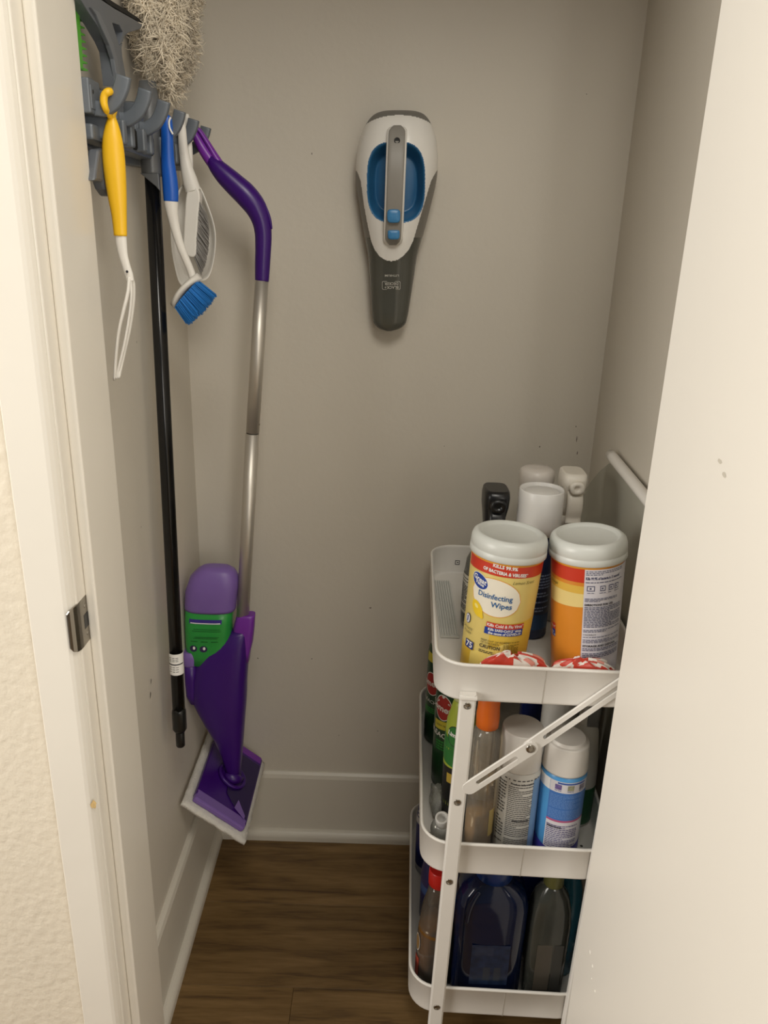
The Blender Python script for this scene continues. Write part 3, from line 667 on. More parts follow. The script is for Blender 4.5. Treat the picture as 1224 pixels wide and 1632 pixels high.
up = seg('upper_pole', (417.3, 447), (402.6, 689), 11.0, 10.6, ALU)
seg('pole_joint', (402.7, 688.5), (402.4, 691.5), 9.6, 9.6, M('joint_shadow_ring', '4a463f', 0.6))  # shadow in the joint gap, put into the dark colour of this ring
lo = seg('lower_pole', (402.4, 691), (386.5, 992), 11.0, 10.0, ALU)
c = P(412, 676, YM - .002); MB().lathe([(.003, -.002), (.003, .002)], 8, c).build('snap_button', STEEL, up)
# housing that cradles the bottle
HR = [(1003, 372, 396, .016), (1010, 358, 396, .022), (1022, 338, 396, .028), (1035, 320, 396, .032), (1052, 311, 396, .034), (1080, 305, 394, .036), (1110, 305.5, 393, .036), (1131, 315.5, 391.5, .034), (1155, 329.5, 389.5, .031), (1177, 343, 388, .027), (1200, 353, 386, .023), (1222, 360, 384.5, .020), (1236, 364, 383, .017)]
def slab(rows, n=24, ex=0.75, Y=YM):
    rg = []
    for y_, a, b, d in rows:
        c = P((a + b) / 2, y_, Y); h = (b - a) / 2 * scl((a + b) / 2, y_, Y)
        rg.append([c + Vector((h * math.copysign(abs(cos(t)) ** ex, cos(t)), d * math.copysign(abs(sin(t)) ** ex, sin(t)), 0)) for t in [2 * pi * i / n for i in range(n)]])
    return rg
hs = MB().loft(slab(HR)).build('housing', PURD, mp)
CL = [(978, 383, 406.5, .013), (982, 377, 406.5, .015), (1000, 372, 405.5, .0165), (1022, 376, 403, .0165), (1036, 384, 399.5, .015), (1052, 385, 397.5, .013)]
MB().loft(slab(CL, ex=.6)).build('pole_clamp', PURL, mp)
CR = [(1031, 293.5, 320, .028), (1040, 293, 320, .030), (1050, 294.5, 318, .030), (1053, 295, 318, .029)]
MB().loft(slab(CR, ex=.7)).build('bottle_collar', LILAC, mp)
CR2 = [(1051, 295.5, 318, .029), (1075, 296, 318, .030), (1100, 298.5, 318, .028), (1113, 305, 320, .025)]
MB().loft(slab(CR2, ex=.7)).build('bottle_socket', PURD, mp)
# cleaner bottle, lifts out of the housing
bt = thing('mop_cleaner_bottle', 'green labelled cleaner bottle with lilac cap loaded in the purple mop', 'bottle', P(338, 1060, YM))
BR = [(963, 297.5, 372, .030), (985, 296.5, 371, .031), (1010, 297, 370, .031), (1034, 298.5, 366, .030), (1052, 303, 362, .028)]
bmat = M('cleaner_bottle_green', '2c9440', 0.3, var=0.1)
MB().loft(slab(BR, ex=.6)).build('body', bmat, bt)
CP = [(968, 296, 376, .032), (964, 295.5, 376.5, .033), (938, 297, 379.5, .033), (932, 299.5, 380.5, .0325), (918, 304, 380, .030), (908, 314, 374, .024), (903, 322, 366, .017), (901, 332, 356, .008)]
cp = MB().loft(slab(CP, ex=.7)).build('cap', LILAC, bt)
def bsurf(u, v, e):
    a = interp([(r[0], (r[1] + r[2]) / 2) for r in BR], v); h = interp([(r[0], (r[2] - r[1]) / 2) for r in BR], v) * scl(a, v, YM); d = interp([(r[0], r[3]) for r in BR], v)
    c = P(a, v, YM); x = max(-.999, min(.999, u / (h / scl(a, v, YM)))); ct = abs(x) ** (1 / .6); s_ = math.sqrt(max(0, 1 - ct * ct)) ** .6
    return c + Vector((x * h, -d * s_ - e - .0003, 0))
dc = Decal(bsurf, 3)
dc.rect(-27, 24, 977, 984, M('label_purple', '3b2a86', .45)); dc.rect(-25, 22, 982.2, 983.6, WHITETXT)
for yy, a, b in ((992, -20, 22), (995, -22, 23), (1004, -18, 20), (1006, -20, 18)): dc.rect(a, b, yy, yy + .8, M('label_dark_green', '1d5c2b', .5))
for u in (-24, -8, 8): dc.rect(u, u + 11, 1011, 1012, M('label_dark_green', '1d5c2b', .5))
for u in (-19, -3): dc.ell(u, 1023, 6, 5, M('label_dark_purple', '2b1e4d', .5)); dc.ell(u + 1, 1022, 2, 2.5, WHITETXT)
dc.mb.build('label', dc.mats, bt, recalc=False)
# pad head: hangs tilted, one long edge against the left wall
yA, yC = 1.292, 1.556; PA, PB_ = Vector((-0.3925, yA, 0.327)), Vector((-0.2645, yA, 0.2285)); Dv = Vector((0, yC - yA, 0)); eu = (PB_ - PA).normalized(); ev = Vector((0, 1, 0)); en = ev.cross(eu); 
if en.z < 0: en = -en
W_ = (PB_ - PA).length; Lp = yC - yA
def padp(u, v, n): return PA + eu * u + ev * v + en * n
def slabuv(outl, n0, n1, name, mat, parent, bevel=0.0):
    return MB().prism([padp(u, v, n0) for u, v in outl], en * (n1 - n0)).build(name, mat, parent, bevel=bevel)
PADM = M('mop_pad_white', 'd8d4cc', 0.95, var=0.06, vscale=60, bump=0.6, bscale=300)
mb = MB(); nu, nv = 16, 26; top_, bot_ = [], []
for i in range(nu + 1):
    for j in range(nv + 1):
        u, v = W_ * i / nu, Lp * j / nv; e = random.uniform(-.0012, .0012); ed = 1 if i in (0, nu) or j in (0, nv) else 0
        top_.append(padp(u + ed * random.uniform(-.0015, .0015), v + ed * random.uniform(-.002, .002), 0.0 + e - .002 * ed)); bot_.append(padp(u, v, -.009 + e))
a = mb.add(top_); b = mb.add(bot_); ix = lambda i, j: i * (nv + 1) + j
for i in range(nu):
    for j in range(nv): mb.face((a + ix(i, j), a + ix(i + 1, j), a + ix(i + 1, j + 1), a + ix(i, j + 1))); mb.face((b + ix(i, j), b + ix(i, j + 1), b + ix(i + 1, j + 1), b + ix(i + 1, j)))
edge = [(i, 0) for i in range(nu)] + [(nu, j) for j in range(nv)] + [(i, nv) for i in range(nu, 0, -1)] + [(0, j) for j in range(nv, 0, -1)]
for p, q in zip(edge, edge[1:] + edge[:1]): mb.face((a + ix(*p), a + ix(*q), b + ix(*q), b + ix(*p)))
mb.build('pad', PADM, mp)
g = .0155
hp = slabuv([(g, g + .012), (W_ - g, g + .012), (W_ - g, Lp - g), (g, Lp - g)], .0005, .014, 'head_plate', PURD, mp, .003)
slabuv([(g + .001, g), (W_ - g - .002, g), (W_ - g, g + .03), (g, g + .03)], .0006, .0145, 'end_bar', LILAC, mp, .004)
slabuv([(g, Lp - g - .022), (W_ - g, Lp - g - .022), (W_ - g - .002, Lp - g + .004), (g + .001, Lp - g + .004)], .0006, .0145, 'end_bar', PURL, mp, .004)
slabuv([(W_ * .45, Lp * .52), (W_ * .50, Lp * .30), (W_ * .62, g + .045), (W_ - g - .004, g + .022), (W_ - g - .004, Lp - g - .03), (W_ * .55, Lp - g - .03)], .014, .017, 'wing', M('mop_dark_wing', '241048', 0.3), mp, .002)
slabuv([(W_ * .66, g + .034), (W_ * .84, g + .020), (W_ * .84, g + .030), (W_ * .69, g + .062)], .0172, .0180, 'wing_inlay', LILAC, mp, .0005)
jc = padp(W_ * .5, Lp * .5, .02); tip_ = P(373, 1234, YM)
mb = MB(); mb.tube([jc - Vector((0, 0, .006)), jc, jc + (tip_ - jc) * .5, tip_, tip_ + Vector((.002, 0, .03))], [.026, .024, .018, .017, .014], 18); mb.build('swivel_joint', PURD, mp)
mb = MB(); mb.loft([[jc + eu * r * cos(k * pi / 12) + ev * r * sin(k * pi / 12) + en * h for k in range(24)] for r, h in ((.034, -.006), (.036, .001), (.033, .003), (.029, .003), (.028, -.002))]); mb.build('swivel_ring', PURD, mp)


# ================================================================== FOLDING CART
YC0 = 1.04; ROT = math.radians(-1.7); CC = Vector((0.254, YC0 + 0.2475, 0.0)); CWD, CDP = 0.325, 0.495
SHR = 0.020
crot = Matrix.Rotation(ROT, 3, 'Z')
def cw(x, y, z): return CC + crot @ Vector((x, y, 0)) + Vector((SHR * (z - 0.45), 0, z))
ct = thing('utility_cart', 'white three tier folding metal cart loaded with cleaning supplies', 'cart', tuple(CC))
TZ = [(0.751, 0.819), (0.407, 0.475), (0.077, 0.145)]
def tray(z0, z1):
    rg = []
    for off, z in ((0.004, z0), (0.0005, z0 + .003), (0, z0 + .006), (0, z1 - .006), (-.0022, z1 - .0045), (-.0026, z1 - .002), (-.0012, z1), (.0018, z1), (.003, z1 - .002), (.0032, z1 - .006), (.0032, z0 + .008), (.006, z0 + .004)):
        rg.append([cw(x, y, z) for x, y in rrect(CWD - 2 * off, CDP - 2 * off, .05 - off, 8)])
    return MB().loft(rg).build('tray', CARTM, ct)
SEAM = M('cart_seam', 'b9b3a9', .5)
for z0, z1 in TZ:
    t = tray(z0, z1)
    for yy in (-CDP / 2, CDP / 2):
        mb = MB(); e = .0006 if yy > 0 else -.0006; sx = .0095 - (z0 - .4) * .01
        for x0, x1 in ((sx - .0006, sx + .0006),): mb.loft([[cw(x0, yy + e, z), cw(x1, yy + e, z), cw(x1, yy, z), cw(x0, yy, z)] for z in (z0 + .003, z1 - .006)], sm=False)
        mb.build('seam', SEAM, t)
    for gx, gy in ((-.150, -.170), (-.145, -.158), (-.1375, -.172), (-.133, -.160), (-.1265, -.168), (-.1225, -.178), (.12, -.16), (.13, -.17), (.14, .16), (-.14, .18)):
        c = cw(gx, gy, z0 + .0042)
        MB().loft([[c + Vector((.0028 * cos(a * pi / 3), .0028 * sin(a * pi / 3), d)) for a in range(6)] for d in (0, .0004)]).build('drain_hole', M('hole_dark', '3c3833', .8), t)
# printed mark on the inside of the top tray
mk = Decal(lambda u, v, e: cw(-.103 + u, CDP / 2 - .0036 - e, v)); mk.rect(-.005, .005, .775, .785, DARKTXT); mk.rect(-.0036, .0036, .7765, .7835, CARTM); mk.rect(-.0015, .0025, .779, .781, DARKTXT)
mo = MB(); mo.v = mk.mb.v; mo.f = mk.mb.f; mo.m = mk.mb.m; mo.s = mk.mb.s; mo.build('maker_mark', mk.mats, ct, recalc=False)
yfr = -CDP / 2
for sx in (-1, 1):
    for sy in (-1, 1):
        x = -.1105 if sx < 0 else .1355; yo = sy * (CDP / 2 + .0035); mb = MB()
        prof = [(-.013, -sy * .003), (-.013, sy * .006), (-.010, sy * .009), (.010, sy * .009), (.013, sy * .006), (.013, -sy * .003)]
        mb.loft([[cw(x + a * k, yo + b * k, z) for a, b in prof] for z, k in ((.052, 1), (.765, 1), (.770, .96))], sm=False)
        ps = mb.build('post', CARTM, ct)
        for zr in (.752, .568, .402, .108):
            c = cw(x - .0005, yo + sy * .009, zr); mb = MB()
            mb.loft([[c + Vector((r * cos(a * pi / 6), sy * h, r * sin(a * pi / 6))) for a in range(12)] for r, h in ((.0062, -.0005), (.0060, .001), (.0045, .0014), (.0042, .0006), (.002, .0004))]); mb.build('rivet', STEEL, ps)
        mb = MB(); mb.loft([[cw(x + a, yo + sy * b, z) for a, b in ((-.014, .004), (.014, .004), (.014, .0115), (-.014, .0115))] for z in (.763, .7685)], sm=False); mb.build('post_cap', CARTM, ps, bevel=.001)
# folding brace: two slotted arms pivoting on a rivet
def arm(name, p, q, hw, yoff, parent, s0, s1):
    p, q = Vector(p), Vector(q); d = (q - p).normalized(); n = Vector((-d.z, 0, d.x)); L = (q - p).length; th = .0022
    def ringpts(h, a, b, m=8):
        o = []
        for e, c, sg in ((b, 1, 1), (a, -1, -1)):
            for i in range(m + 1):
                t = -pi / 2 + pi * i / m; o.append(p + d * (e + sg * h * cos(t)) + n * (sg * h * sin(t)))
        return o
    outer = ringpts(hw, 0, L); inner = ringpts(.0042, s0, s1); mb = MB(); N_ = len(outer); off = Vector((0, yoff, 0))
    rg = [outer, [v + Vector((0, -.0009, 0)) for v in ringpts(hw - .0008, 0, L)], [v + Vector((0, -.0009, 0)) for v in inner], [v + Vector((0, th, 0)) for v in inner], [v + Vector((0, th, 0)) for v in outer]]
    ks = [mb.add([v + off for v in r]) for r in rg]
    for a, b in zip(ks, ks[1:] + ks[:1]):
        for i in range(N_): j = (i + 1) % N_; mb.face((a + i, a + j, b + j, b + i), 0, False)
    return mb.build(name, CARTM, parent)
for sy in (-1, 1):
    yb_ = YC0 - .006 if sy < 0 else YC0 + CDP + .003
    a0 = P(748, 1254, YC0 - .006); pv = P(845, 1191, YC0 - .006); a1 = P(1030, 1065, YC0 - .006)
    for v in (a0, pv, a1): v.y = yb_
    arm('brace_arm', a0, pv, .0125, -.0030, ct, .018, (pv - a0).length - .030)
    ar = arm('brace_arm', pv, a1, .0125, .0, ct, .030, (a1 - pv).length - .03)
    mb = MB(); mb.loft([[pv + Vector((r * cos(k * pi / 8), -.0035 - h, r * sin(k * pi / 8))) for k in range(16)] for r, h in ((.0078, -.002), (.0076, .0012), (.006, .0022), (.003, .0024))]); mb.build('pivot_rivet', STEEL, ar)
# casters
for sx in (-1, 1):
    for sy in (-1, 1):
        c = cw(sx * .112, sy * .165, 0); c.z = 0
        mb = MB(); mb.lathe([(.005, .036), (.005, .082)], 10, (c.x, c.y, 0)); cs = mb.build('caster', CARTM, ct)
        mb = MB(); fk = [(-.012, .040), (.012, .040), (.012, .022), (.004, .012), (-.006, .014)]
        mb.prism([(c.x - .012, c.y + a, b_) for a, b_ in fk], (.002, 0, 0)); mb.prism([(c.x + .010, c.y + a, b_) for a, b_ in fk], (.002, 0, 0)); mb.box((c.x - .012, c.y - .012, .038), (c.x + .012, c.y + .012, .042)); mb.build('caster_fork', CARTM, cs)
        mb = MB(); mb.lathe([(.014, -.009), (.0162, -.007), (.0168, 0), (.0162, .007), (.014, .009)], 20); mb.v = [Vector((c.x + v.z, c.y + v.x, .0168 + v.y)) for v in mb.v]; mb.build('wheel', M('wheel_grey', '8a8782', .5), cs)

# ================================================================== helpers for bottles
def bottle(name, label, cat, base, top, group=None, spin=0.0):
    m = frame_mat(base, top, spin); o = thing(name, label, cat, base, world=False, group=group, mat=m); return o, m
def lpart(root, name, prof, mat, n=32, ey=1.0, cap0=True, cap1=True, parent=None, ang=0):
    return MB().lathe(prof, n, ey=ey, cap0=cap0, cap1=cap1).build(name, mat, parent or root, origin=(0, 0, 0))
FT = [z0 + .0045 for z0, z1 in TZ]        # tray floors

# ------------------------------------------------------------------ wipes canisters
def canister(name, label, topc, ytop, lean, body_mat):
    T = P(topc[0], topc[1], ytop); zb = FT[0] + .001; h = T.z - zb; base = Vector((T.x - math.tan(math.radians(lean)) * h, T.y, zb))
    o, m = bottle(name, label, 'canister', base, T); H = (T - base).length
    rf = lambda v: .0515 + (.0570 - .0515) * max(0, min(1, v / (H - .034)))
    lpart(o, 'body', [(.047, 0), (.0505, .002), (.0515, .006)] + [(rf(v), v) for v in (.04, .08, .12, H - .034)] + [(.0555, H - .030)], body_mat, 48)
    lid = lpart(o, 'lid', [(.0575, H - .0335), (.0598, H - .033), (.0606, H - .032), (.0602, H - .024), (.0594, H - .023), (.0594, H - .0215), (.0600, H - .020), (.0596, H - .011), (.0575, H - .0045), (.0530, H - .001), (.0500, H), (.0475, H - .001), (.0450, H - .004), (.0425, H - .0058), (.002, H - .0062)], LIDM, 56)
    return o, m, H, rf
yc, ym, yH, yrf = canister('wipes_canister', 'yellow lemon disinfecting wipes canister with white lid on top tray', (814, 846.5), 1.126, 2.9, M('label_lemon_yellow', 'e2cb78', .35, var=.05, vscale=14))
D = Decal(cyl_surf(yrf)); uv = lambda px, py: hit(ym, px, py, .0550)
vr1 = yH - .034; RT = M('label_red', 'cc3b26', .4); ORG = M('label_orange_line', 'eaa030', .4); LEM = M('label_lemon_light', 'f1d978', .4); DEEP = M('label_lemon_deep', 'dfb83a', .4, var=.08); CREAM = M('label_cream', 'f3ecda', .4); LB = M('label_blue', '1d3f97', .4); LTB = M('label_text_blue', '27649c', .4); LEMON = M('lemon_skin', 'f2cd2a', .35, var=.1)
u0, u1 = -.085, .085
D.rect(u0, u1, .0, .060, DEEP)
D.cols(-.02, .085, lambda u: .118 + .25 * (u - .0) ** 1 * .3, lambda u: .03, M('label_lemon_sweep', 'e3c04a', .4, var=.06))
D.cols(-.05, .012, lambda u: .055 + .5 * (u + .05), lambda u: .004, LEM)
D.rect(u0, u1, vr1 - .0035, vr1, ORG)
uvt = uv(815, 921)[1]; D.cols(u0, u1, lambda u: vr1 - .003, lambda u: uvt - .10 * max(0, abs(u + .005) - .03) * .3, RT)
a = uv(792, 953); D.ell(a[0] - .004, a[1] - .001, .0425, .0320, ORG, -.08); D.ell(a[0] - .004, a[1] - .001, .0415, .0310, CREAM, -.08)
a = uv(765, 924.5); D.ell(a[0], a[1], .0168, .0128, WHITETXT, -.2); D.ell(a[0], a[1], .0158, .0119, LB, -.2)
D.text('Great', a[0] - .0002, a[1] + .0025, .0115, WHITETXT, rot=-.22, bold=.0003); D.text('Value', a[0] + .001, a[1] - .0042, .0080, WHITETXT, rot=-.22, bold=.0002)
a = uv(818, 905.5); D.text('KILLS 99.9%', a[0] - .012, a[1] - .0005, .0076, WHITETXT, bold=.0003, rot=-.04)
a = uv(818, 915.5); D.text('OF BACTERIA & VIRUSES*', a[0] - .012, a[1] - .0002, .0074, WHITETXT, bold=.0003, sx=.86, rot=-.05)
a = uv(835, 928.5); D.text('Lemon Scent', a[0], a[1], .0075, M('label_script_green', '6d6a34', .5), shear=.35, sx=.95)
a = uv(789, 952); D.text('Disinfecting', a[0] - .001, a[1], .0125, LTB, bold=.0002, sx=.95)
a = uv(797, 966); D.text('Wipes', a[0] + .002, a[1], .0125, LTB, bold=.0002); a = uv(811, 971); D.text('2', a[0], a[1], .005, LTB)
a = uv(761, 969); D.ell(a[0], a[1], .0115, .0118, LEMON, -.5); D.ell(a[0] + .006, a[1] - .006, .007, .006, LEMON, -.8); D.ell(a[0] - .002, a[1] + .004, .004, .003, M('lemon_glint', 'fbe98a', .3), -.4)
a = uv(806, 1003); w2 = .0305; D.rect(a[0] - w2, a[0] + w2, a[1] - .0005, a[1] + .0085, RT); D.text('Kills Cold & Flu Virus*', a[0], a[1] + .004, .0072, WHITETXT, bold=.0002, sx=.9)
D.rect(a[0] - w2 - .002, a[0] + w2 - .001, a[1] - .0125, a[1] - .0006, LB); D.text('Kills SARS-CoV-2* virus,', a[0], a[1] - .0036, .0060, WHITETXT, bold=.0002, sx=.9); D.text('the cause of COVID-19', a[0], a[1] - .0094, .0060, WHITETXT, bold=.0002, sx=.9)
a = uv(767, 1018); D.text('KEEP OUT OF REACH', a[0], a[1], .0046, DARKTXT, align='LEFT'); D.text('OF CHILDREN', a[0], a[1] - .0042, .0046, DARKTXT, align='LEFT'); D.text('CAUTION', a[0] - .001, a[1] - .011, .0085, DARKTXT, align='LEFT', bold=.0002, sx=.85); D.lines(a[0] + .036, a[0] + .062, a[1] - .020, a[1] + .002, 9, M('label_brown_print', '7d6a26', .5))
D.lines(a[0] - .001, a[0] + .03, a[1] - .023, a[1] - .015, 3, DARKTXT)
a = uv(742, 975); D.ell(-.064, a[1] - .002, .0062, .0085, NAVY); D.ell(-.064, a[1] - .002, .0052, .0075, WHITETXT); D.text('DO NOT', -.062, a[1] - .018, .0062, DARKTXT); D.text('FLUSH', -.061, a[1] - .025, .0062, DARKTXT); D.rect(-.0655, -.0625, a[1] - .007, a[1] + .003, NAVY)
a = uv(746, 1026); D.rect(-.062, -.044, a[1] - .006, a[1] + .008, NAVY); D.text('75', -.0525, a[1] + .001, .0145, WHITETXT, bold=.0003)
D.build('label', yc)
oc, om, oH, orf = canister('wipes_canister', 'orange scented disinfecting wipes canister with white lid on top tray', (938, 850), 1.124, -4.4, M('label_orange', 'da8a2e', .35, var=.05, vscale=14))
D = Decal(cyl_surf(orf)); uv = lambda px, py: hit(om, px, py, .0550); vr1 = oH - .034
D.rect(-.085, .085, vr1 - .0035, vr1, ORG); va, vb, vcx = uv(900, 928)[1], uv(880, 953)[1], uv(928, 968)[1]; ua, ub = uv(880, 953)[0], uv(928, 968)[0]; lowf = lambda u: vb + (vcx - vb) * (u - ua) / (ub - ua); D.cols(-.085, .02, lambda u: va, lowf, M('label_pale_yellow', 'ecd58c', .4)); D.cols(-.085, .02, lambda u: va, lambda u: va - .013, M('label_amber_soft', 'e2b84e', .4))
D.rect(-.085, .085, uv(925, 928)[1], vr1 - .003, RT)
a = uv(883, 1001); D.rect(-.075, a[0] + .004, a[1] - .001, a[1] + .010, RT); D.rect(-.075, a[0] + .004, a[1] - .014, a[1] - .001, LB); D.text('Virus*', a[0] - .003, a[1] + .004, .006, WHITETXT); D.text('virus,', a[0] - .004, a[1] - .006, .005, WHITETXT); D.text('COVID-19', a[0] - .006, a[1] - .011, .005, WHITETXT)
a = uv(884, 924); D.text('Orange', a[0], a[1], .007, M('label_script_green', '6d6a34', .5), shear=.35)
ul = uv(930, 950)[0]; LP = M('label_panel_white', 'dcd9e0', .4); PT = M('print_slate', '5c5f78', .5)
D.rect(ul, .085, -.0 + .012, vr1 - .003, LP)
vt = vr1 - .005; D.lines(ul + .002, ul + .066, vt - .008, vt, 3, PT)
D.text('Kills 99.9% of bacteria in 15 seconds*', ul + .002, vt - .013, .0062, M('print_slate_dark', '3b4066', .5), align='LEFT', bold=.0002, sx=.62); D.lines(ul + .002, ul + .066, vt - .021, vt - .018, 1, PT)
for i, uu in enumerate((.010, .028, .042, .053)):
    D.rect(ul + uu - .0042 * (1.4 if i == 0 else 1), ul + uu + .0042 * (1.4 if i == 0 else 1), vt - .034, vt - .025, PT); D.rect(ul + uu - .0030 * (1.5 if i == 0 else 1), ul + uu + .0030 * (1.5 if i == 0 else 1), vt - .0325, vt - .0265, LP); D.rect(ul + uu - .002, ul + uu + .001, vt - .031, vt - .028, PT); D.lines(ul + uu - .005, ul + uu + .005, vt - .038, vt - .036, 1, PT)
D.lines(ul + .002, ul + .055, vt - .052, vt - .043, 4, PT); D.text('DIRECTIONS FOR USE', ul + .002, vt - .057, .0045, DARKTXT, align='LEFT', bold=.0002); D.lines(ul + .002, ul + .066, vt - .105, vt - .060, 16, PT); D.text('HAZARDS', ul + .002, vt - .109, .0042, DARKTXT, align='LEFT'); D.lines(ul + .002, ul + .066, vt - .124, vt - .112, 5, PT); D.text('STORAGE AND DISPOSAL', ul + .002, vt - .129, .0048, DARKTXT, align='LEFT', bold=.0002); D.lines(ul + .002, ul + .066, vt - .150, vt - .132, 6, PT)
D.build('label', oc)

# ------------------------------------------------------------------ behind the canisters
def on(px, py, Y, zf, r=0): p = P(px, py, Y); return Vector((p.x, Y, zf + .0008)), Vector((p.x, Y, p.z))
# aerosol with ringed white cap
b, t = on(864, 778, 1.275, FT[0])
o, m = bottle('spray_can', 'navy aerosol can with wide white cap behind the two canisters', 'spray can', b, t); h = (t - b).length
NB = M('can_navy', '1b2a52', .3, var=.1); lpart(o, 'body', [(.030, 0), (.0335, .003), (.0335, h - .085), (.0325, h - .078), (.028, h - .070)], NB, 40)
lpart(o, 'cap', [(.0345, h - .080), (.0385, h - .078), (.0395, h - .060), (.0392, h - .020), (.0385, h - .002), (.0375, h), (.0362, h - .002), (.0355, h - .016), (.030, h - .019), (.0295, h - .006), (.028, h - .0045), (.005, h - .0045)], M('cap_white', 'e4e2de', .3, var=.01), 48)
D = Decal(cyl_surf(lambda v: .0335)); D.lines(-.03, .03, .10, .135, 6, M('print_pale_blue', '8ea0c4', .5)); D.rect(-.04, .04, .02, .05, M('can_teal_band', '2b4d78', .4)); D.lines(-.03, .03, .055, .095, 7, M('print_pale_blue', '8ea0c4', .5)); D.build('label', o)
# dome-capped white bottle at the back
b, t = on(857, 745, 1.405, FT[0]); o, m = bottle('capped_bottle', 'white bottle with a rounded cap at the back of the top tray', 'bottle', b, t); h = (t - b).length
lpart(o, 'body', [(.028, 0), (.031, .004), (.031, h - .075), (.029, h - .065), (.0255, h - .058)], M('bottle_white_blue', 'c9cfd6', .35, var=.05), 36)
lpart(o, 'cap', [(.0300, h - .060), (.0318, h - .056), (.0325, h - .028), (.0338, h - .022), (.0338, h - .014), (.0320, h - .005), (.027, h - .0008), (.012, h)], M('cap_warm_white', 'dcd5cd', .35, var=.01), 40)
# white trigger sprayer
def trigger(o, h, W, mat, mat2, face_nozzle, sc=1.0):
    """sprayer head built over the neck: shroud, nozzle, trigger; it looks toward -Y"""
    rg = []
    for z, w_, f, bk in ((h - .085, .0125, .013, .013), (h - .066, .0135, .016, .016), (h - .050, .0150, .021, .019), (h - .030, .0172, .026, .022), (h - .012, .0175, .029, .024), (h - .003, .0165, .027, .023), (h, .0145, .022, .020)):
        rg.append([Vector((x * sc, y * sc, z)) for x, y in [(math.copysign(abs(cos(a)) ** .5, cos(a)) * w_, (f if sin(a) < 0 else bk) * math.copysign(abs(sin(a)) ** .5, sin(a))) for a in [2 * pi * i / 24 for i in range(24)]]])
    s_ = MB().loft(rg).build('spray_head', mat, o, origin=(0, 0, 0))
    mb = MB(); mb.loft([[Vector((r * sc * math.copysign(abs(cos(a * pi / 8)) ** .7, cos(a * pi / 8)), -y * sc, h - .022 + r * sc * .9 * sin(a * pi / 8))) for a in range(16)] for r, y in ((.0105, .020), (.0105, .034), (.0095, .036), (.0045, .0362), (.0035, .033))]); mb.build('nozzle', mat2, s_, origin=(0, 0, 0))
    mb = MB(); q = cr([(.024, h - .032), (.031, h - .045), (.033, h - .062), (.031, h - .078), (.034, h - .088)], 5); mb.tube([Vector((0, -y * sc, z)) for y, z in q], [(.0112 * sc, .0035 * sc)] * len(q), 10, ref=(1, 0, 0), sq=.4); mb.build('trigger', mat2, s_, origin=(0, 0, 0))
    mb = MB(); mb.lathe([(.015 * sc, h - .105), (.0165 * sc, h - .103), (.0165 * sc, h - .084), (.014 * sc, h - .082)], 20); mb.build('neck_collar', mat, o, origin=(0, 0, 0))
    return s_
b, t = on(914, 749, 1.345, FT[0]); b.x -= .004
o, m = bottle('trigger_bottle', 'white trigger spray bottle standing behind the orange canister', 'spray bottle', b, t); h = (t - b).length
TW = M('trigger_white', 'e4ded2', .4, var=.01); trigger(o, h, 1, TW, TW, True, 1.28)
lpart(o, 'body', [(.030, 0), (.034, .004), (.035, .06), (.033, .12), (.026, h - .125), (.016, h - .105), (.013, h - .085)], M('bottle_milky', 'd5d2c8', .35), 32)
# black trigger sprayer on a clear labelled bottle
b, t = on(793, 776, 1.300, FT[0]); b.x -= .006; t.x -= .002
o, m = bottle('trigger_bottle', 'clear spray bottle with black trigger head behind the yellow canister', 'spray bottle', b, t, spin=.0); h = (t - b).length
BT = M('trigger_black', '121214', .32); trigger(o, h, 1, BT, BT, True, 1.32)
rfb = [(.038, 0), (.043, .005), (.044, .03), (.044, h - .17), (.041, h - .14), (.030, h - .118), (.016, h - .104), (.014, h - .086)]
lpart(o, 'body', rfb, M_clear('clear_plastic', 'dfe0da', .06, .16), 36)
D = Decal(cyl_surf(lambda v: .0441)); D.rect(-.075, .06, .03, h - .165, M('label_offwhite', 'd8d6cc', .45)); D.lines(-.073, -.035, .035, h - .17, 22, DARKTXT, fill=.7); D.rect(-.078, -.0752, .03, h - .165, M('label_olive', '6f7a3a', .45)); D.build('label', o)
# clear zip pouch and packet
def blob(name, label, cat, c, rx, ry, rz, mat, seed, group=None, rows=14, n=28, rough=.16, print_mat=None):
    rnd = random.Random(seed); root = None; mb = MB(); ph = [rnd.uniform(0, 6.28) for _ in range(8)]; rg = []
    for i in range(rows + 1):
        t = -pi / 2 + pi * i / rows; r = []
        for k in range(n):
            a = 2 * pi * k / n; w_ = 1 + rough * (sin(3 * a + ph[0] + 2 * t) * .5 + sin(5 * a + ph[1] - 3 * t) * .35 + sin(9 * a + ph[2] + 5 * t) * .25)
            cx, sy = math.copysign(abs(cos(a)) ** .6, cos(a)), math.copysign(abs(sin(a)) ** .6, sin(a)); zz = sin(t)
            r.append(Vector(c) + Vector((rx * cx * max(.05, cos(t)) ** .6 * w_, ry * sy * max(.05, cos(t)) ** .6 * w_, max(-rz, rz * zz * (1 + rough * .8 * sin(4 * a + ph[3]) * sin(7 * a + ph[4]))))))
        rg.append(r)
    mb.loft(rg)
    if isinstance(mat, (list, tuple)):
        for fi, f in enumerate(mb.f):
            if len(f) != 4: continue
            i, k = divmod(fi, n); a = 2 * pi * k / n; t = pi * i / rows; v_ = sin(2.3 * a + ph[5] + 1.6 * sin(2 * t + ph[6])) + .7 * sin(5 * a - 3.1 * t + ph[7]) + .35 * sin(11 * a + 4 * t)
            mb.m[fi] = 0 if v_ > -.1 else (1 if v_ > -1.35 else 2)
    o = mb.build(name, mat, origin=tuple(Vector(c) - Vector((0, 0, rz)))); return tag(o, label, cat, group)
PK = [M('packet_red', 'c4402f', .3, var=.12, vscale=60), M('packet_white', 'e2dad0', .3, var=.05, vscale=60), M('packet_pink', 'd98f80', .3, var=.1, vscale=60)]
